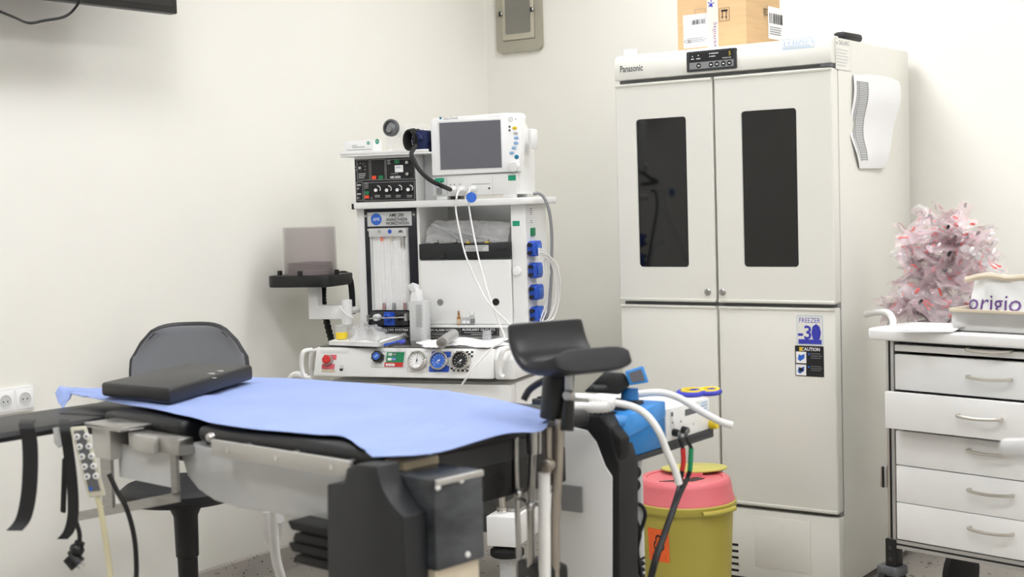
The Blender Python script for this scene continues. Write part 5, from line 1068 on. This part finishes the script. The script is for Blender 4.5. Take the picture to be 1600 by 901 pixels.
def kz(py, px=1400, y=0): return kh(px, py, y=y).z
def drawer(zt0_, zb0_, y, hy, hx0=None, xl_=x_l):
    d = MB().box(xl_, x_r+(x_l-xl_), y, y+.018, zb0_, zt0_).build('drawer', 'white_matt', tro, bevel=.002)
    MB().box(x_l+.01, x_r-.01, y+.018, dep-.05+y, zb0_+.01, zt0_-.012).build('drawer_box', 'light_grey', d)
    if hy:
        hc0 = xc_+.0; hw = .064
        pts = [Vector((hc0-hw, y+.0, hy)), Vector((hc0-hw, y-.016, hy)), Vector((hc0-hw*.6, y-.024, hy-.002)), Vector((hc0, y-.028, hy-.003)), Vector((hc0+hw*.6, y-.024, hy-.002)), Vector((hc0+hw, y-.016, hy)), Vector((hc0+hw, y, hy))]
        MB().tube(pts, .0048, 8, sub=4).build('handle', 'handle_steel', d)
drawer(kz(538), kz(548), .0, kh(1548, 547, y=0).z)
drawer(kz(553), kz(608), .0, kh(1548, 590, y=0).z)
drawer(kz(612, 1391, -.055), kz(669, 1391, -.055), -.055, kh(1540, 652, y=-.055).z)
drawer(kz(672), kz(725), .0, kh(1548, 706, y=0).z); drawer(kz(726.5), kz(783), .0, kh(1552, 769, y=0).z); drawer(kz(784), kz(841), .0, kh(1552, 829, y=0).z)
for z0, z1, mm in ((zbot-.028, zbot-.018, 'aluminium'), (zbot-.018, zbot-.012, 'black'), (zbot-.012, zbot-.002, 'aluminium')): MB().box(x_l-.004, x_r+.004, .0, .03, z0, z1).build('bottom_rail', mm, tro)
MB().box(x_l-.03, x_l-.004, .03, dep-.03, zbot-.03, zbot-.005).build('bottom_rail', 'aluminium', tro); MB().box(x_l-.005, x_r+.005, .03, dep-.02, zbot-.03, zbot-.02).build('base_tray', 'light_grey', tro)
a_ = kh(1383, 743, y=.02); MB().box(a_.x-.012, a_.x+.012, .01, .05, a_.z-.033, a_.z+.033).build('side_latch', 'aluminium', tro, bevel=.002); MB().box(a_.x-.003, a_.x+.003, .006, .012, a_.z-.033, a_.z+.03).build('latch_groove', 'black', tro)
for x in (x_l-.02, x_r+.02):
    for y in (.02, dep-.03):
        zc1 = zbot-.0; b_ = MB().box(x-.018, x+.018, y-.025, y+.015, zbot-.085, zbot-.002).build('castor_bracket', 'black', tro, bevel=.003)
        for dz in (-.028, -.062): MB().cyl((x, y-.025, zbot+dz), (0, -1, 0), .006, .002, 10).build('bracket_bolt', 'dark_grey', b_)
        cs = MB().prism(rr(-.05, .03, -.035, .035, .02), 'z', zbot-.115, zbot-.085); cs.v = [(vx+x, vy+y, vz) for vx, vy, vz in cs.v]; cs = cs.build('castor_housing', 'mid_grey', b_, bevel=.008)
        rwh = (zbot-.1)/2; MB().lathe([(rwh*.8, -.015), (rwh, -.01), (rwh, .01), (rwh*.8, .015)], (x-.02, y, rwh), (1, 0, 0), 24).build('castor_wheel', 'rubber', b_)
# bent rail at the left end of the worktop
pts = [kh(1358, 489, y=.34), kh(1375, 488, y=.3), kh(1390, 490, y=.2), kh(1397, 500, y=.14), kh(1398, 522, y=.12)]
MB().tube([kh(1353, 491, y=.36), kh(1368, 488, y=.3), kh(1385, 488, y=.14), kh(1394, 496, y=.08), kh(1396, 508, y=.06), Vector((kh(1396, 508, y=.06).x, .06, zw1-.002))], .0105, 12, sub=6).build('push_rail', 'white', tro)
# tray with beige rim
tl = kh(1489, 490, y=.03); tF = Fr(KT.wld((tl.x, .0, zw1)), -12); tz = kh(1500, 484, y=.0).z-zw1; tr_ = T('instrument_tray', 'steel instrument tray with beige rim on the trolley top', 'tray', tF)
Lx, Ly = .36, .24; m = MB(); ring = []
for f_, z in ((.018, 0), (.006, .004), (.0, .02), (.0, tz-.004)): ring.append([(a_, b_, z) for a_, b_ in rr(f_, Lx-f_, f_, Ly-f_, .03, 5)])
for f_, z in ((.004, tz-.004), (.006, .02), (.02, .006)): ring.append([(a_, b_, z) for a_, b_ in rr(f_, Lx-f_, f_, Ly-f_, .028, 5)])
K = len(ring[0]); m.add([v for r__ in ring for v in r__], [(i*K+k, i*K+(k+1) % K, (i+1)*K+(k+1) % K, (i+1)*K+k) for i in range(len(ring)-1) for k in range(K)]+[list(range(K)), list(range((len(ring)-1)*K, len(ring)*K))]); m.build('basin', 'tray_steel', tr_)
A1 = rr(-.006, Lx+.006, -.006, Ly+.006, .034, 5); B1 = rr(.006, Lx-.006, .006, Ly-.006, .026, 5); m = MB()
m.add([(a_, b_, tz-.006) for a_, b_ in A1]+[(a_, b_, tz+.003) for a_, b_ in A1]+[(a_, b_, tz+.003) for a_, b_ in B1]+[(a_, b_, tz-.006) for a_, b_ in B1], [(i*K+k, i*K+(k+1) % K, ((i+1) % 4)*K+(k+1) % K, ((i+1) % 4)*K+k) for i in range(4) for k in range(K)]); m.build('rim', 'beige_rim', tr_, bevel=.001)
# paper bag in the tray
bb0 = kh(1512, 470, y=.1); pbF = Fr(KT.wld((bb0.x, .085, zw1+.008)), -12); pb = T('packing_bag', 'white packing bag with purple lettering standing in the instrument tray', 'bag', pbF)
zt1 = kh(1540, 432, y=.1).z-zw1-.008
def bagf(u, v, s):
    x = -.004+.30*u*(1-.0*v)+.012*v*(1 if u < .2 else 0); z = zt1*v*(1+.03*math.sin(u*9)); y = .055+s*(.05*(1-.55*v)*(1-abs(u-.5)**6*40*.6))+.004*math.sin(u*17+v*9)
    return Vector((x, y, z))
m = MB(); m.grid(20, 10, lambda u, v: bagf(u, v, -1)); k0 = len(m.v); m.grid(20, 10, lambda u, v: bagf(u, v, 1))
ed = [i for i in range(21)]+[j*21+20 for j in range(1, 11)]+[10*21+i for i in range(19, -1, -1)]+[j*21 for j in range(9, 0, -1)]
m.f += [[ed[i], ed[(i+1) % len(ed)], k0+ed[(i+1) % len(ed)], k0+ed[i]] for i in range(len(ed))]; m.m += [0]*len(ed); m.build('bag_body', 'white_matt', pb, ang=60)
MB().tube([Vector((.0, .005, zt1*.93)), Vector((.06, .018, zt1*1.02)), Vector((.12, .03, zt1*.97)), Vector((.2, .03, zt1*1.01)), Vector((.29, .03, zt1*.95))], .009, 8, sub=5).build('rolled_edge', 'beige_rim', pb)
d_ = Dec(pbF, (0, .004, 0), (1, 0, 0), (0, .0, 1), gap=.001); d_.ptext('origio', 1508, 462, 1592, 494, 'purple_ink')
for i_, v in enumerate(d_.mb.v):
    u_ = max(0, min(1, (v[0]+.004)/.3)); vv = max(0, min(1, v[2]/zt1)); q_ = bagf(u_, vv, -1); d_.mb.v[i_] = (v[0], q_.y-.002, v[2])
d_.build('lettering', pb)
# papers under the heap
m = MB(); c4 = [KT.wld(kh(x, y, z=zw1+.001)) for x, y in ((1398, 519), (1490, 519), (1492, 510), (1420, 508))]
for k in range(3): 
    dz = Vector((.004*k, .006*k, .003*k)); m.hexa([p_+dz for p_ in c4], [p_+dz+Vector((0, 0, .0026)) for p_ in c4])
m.top('paper_stack', 'paper', 'flat papers lying under the heap of plastic packets', 'papers')
# heap of clear packets with pink print
rnd = random.Random(21)
def packet_meshes(sd):
    r2 = random.Random(sd); L0 = r2.uniform(.11, .17); W0 = r2.uniform(.05, .075); bend = r2.uniform(-.03, .03); ph = [(r2.uniform(5, 20), r2.uniform(3, 9), r2.uniform(0, 6)) for _ in range(4)]
    def f(u, v, s, k=1):
        e = (1-(2*u-1)**6)*(1-(2*v-1)**4); x = (u-.5)*L0; y = (v-.5)*W0*k
        z = s*.009*e+bend*(2*u-1)**2+.0045*sum(math.sin(a_*u+b_*v+c_) for a_, b_, c_ in ph)*.5
        return Vector((x, y, z))
    m = MB(); m.grid(14, 6, lambda u, v: f(u, v, 1)); m.grid(14, 6, lambda u, v: f(u, v, -1)); film = m.mesh('packet_film', r2.choice(['film_pink', 'film', 'film_pink']), ang=25, fix=False)
    m = MB()
    u0 = r2.uniform(.05, .6); du = r2.uniform(.15, .3); m.grid(8, 1, lambda u, v: f(u0+du*u, .4+.15*v, 1.15)); u1 = r2.uniform(.1, .7)
    for k in range(5): uu = u1+.03*k; m.grid(1, 1, lambda u, v: f(uu+.014*u, .66+.14*v, 1.15))
    pr = m.mesh('pink_print', 'pink_ink', fix=False)
    m = MB(); m.tube([f(.08+.84*i/8, .55+.2*math.sin(i*1.7+sd), 0) for i in range(9)], .0042, 6); tb_ = m.mesh('tubing', 'clear_grey')
    m = MB(); p0 = f(.86, .5, 0); m.lathe([(.005, 0), (.006, .004), (.006, .018), (.004, .022)], p0, (1, .2, .1), 10); cp_ = m.mesh('connector', r2.choice(['pink_ink', 'mid_grey', 'charcoal', 'pure', 'film_pink', 'pink_ink']))
    return film, pr, tb_, cp_
KIT = [packet_meshes(s_) for s_ in range(9)]
# rows of the heap, bottom to top: left and right limit of the silhouette in the picture
rows = [(506, 1386, 1490), (490, 1392, 1500), (472, 1404, 1512), (452, 1412, 1530), (432, 1412, 1545), (410, 1408, 1548), (388, 1410, 1545), (366, 1414, 1538), (346, 1425, 1512), (335, 1432, 1490)]
cnt = 0
for ri, (py, xa, xb) in enumerate(rows):
    for layer in range(3 if ri < 8 else 2):
        nn_ = max(2, int((xb-xa)/26))
        for k in range(nn_):
            px = xa+(xb-xa)*(k+.5+rnd.uniform(-.25, .25))/nn_; yy = .2+.075*layer+.012*ri+rnd.uniform(-.015, .015)
            p_ = kh(px, py+rnd.uniform(-6, 6), y=yy); p_.z = max(p_.z, zw1+.035)
            o = bpy.data.objects.new('plastic_packet', None); COL.objects.link(o); o.empty_display_size = .02
            o.location = KT.wld(p_); o.rotation_euler = (rnd.uniform(-.7, .7), rnd.uniform(-1.1, 1.1), rnd.uniform(-.9, .9)); sc_ = rnd.uniform(.75, 1.0) if ri < 8 else .7
            o.scale = (sc_, sc_, sc_); tag(o, 'clear plastic packet with pink print in the heap on trolley', 'plastic packet', 'heap of plastic packets on the trolley')
            for nm, me in zip(('film', 'pink_print', 'tubing', 'connector'), KIT[rnd.randrange(9)]): link(nm, me, o)
            cnt += 1

# ================================================================ loose hose at the table foot, and a white arm cut by the frame
MB().tube([P(418, 800, 3.9), P(419, 830, 3.9), P(427, 850, 3.9), P(434, 830, 3.85), P(436, 810, 3.8)], .014, 12, sub=6).top('hose_loop', 'cord_white', 'pale hose loop hanging under the drip basin', 'hose')
MB().tube([P(427, 795, 3.8), P(428, 830, 3.8), P(431, 870, 3.8), P(440, 905, 3.8), P(455, 960, 3.8), floor_pt(P(460, 960, 3.8), .014), floor_pt(P(540, 960, 3.9), .014)], .013, 12, sub=6).top('drain_hose', 'cord_white', 'pale drain hose running down under the drip basin', 'hose')
m = MB(); m.hexa([P(x, y, d_) for x, y, d_ in ((1561, 712, 2.55), (1700, 722, 2.5), (1700, 720, 2.65), (1561, 711, 2.6))], [P(x, y, d_) for x, y, d_ in ((1561, 686, 2.55), (1700, 682, 2.5), (1700, 681, 2.65), (1561, 685, 2.6))]); wbF = Fr(floor_pt(P(1700, 700, 2.575), 0), 0); wb = T('equipment_stand', 'blurred white bar poking in from right edge before the drawers', 'stand', wbF)
m.v = [tuple(wbF.loc(v)) for v in m.v]; m.build('bar', 'light_grey', wb, bevel=.01)
zb2 = wbF.loc(P(1700, 700, 2.575)).z; MB().cyl((0, 0, .03), (0, 0, 1), .016, zb2-.02, 16).build('stand_pole', 'light_grey', wb); MB().lathe([(.16, 0), (.16, .015), (.04, .035), (.0, .035)], n=28).build('stand_base', 'light_grey', wb)
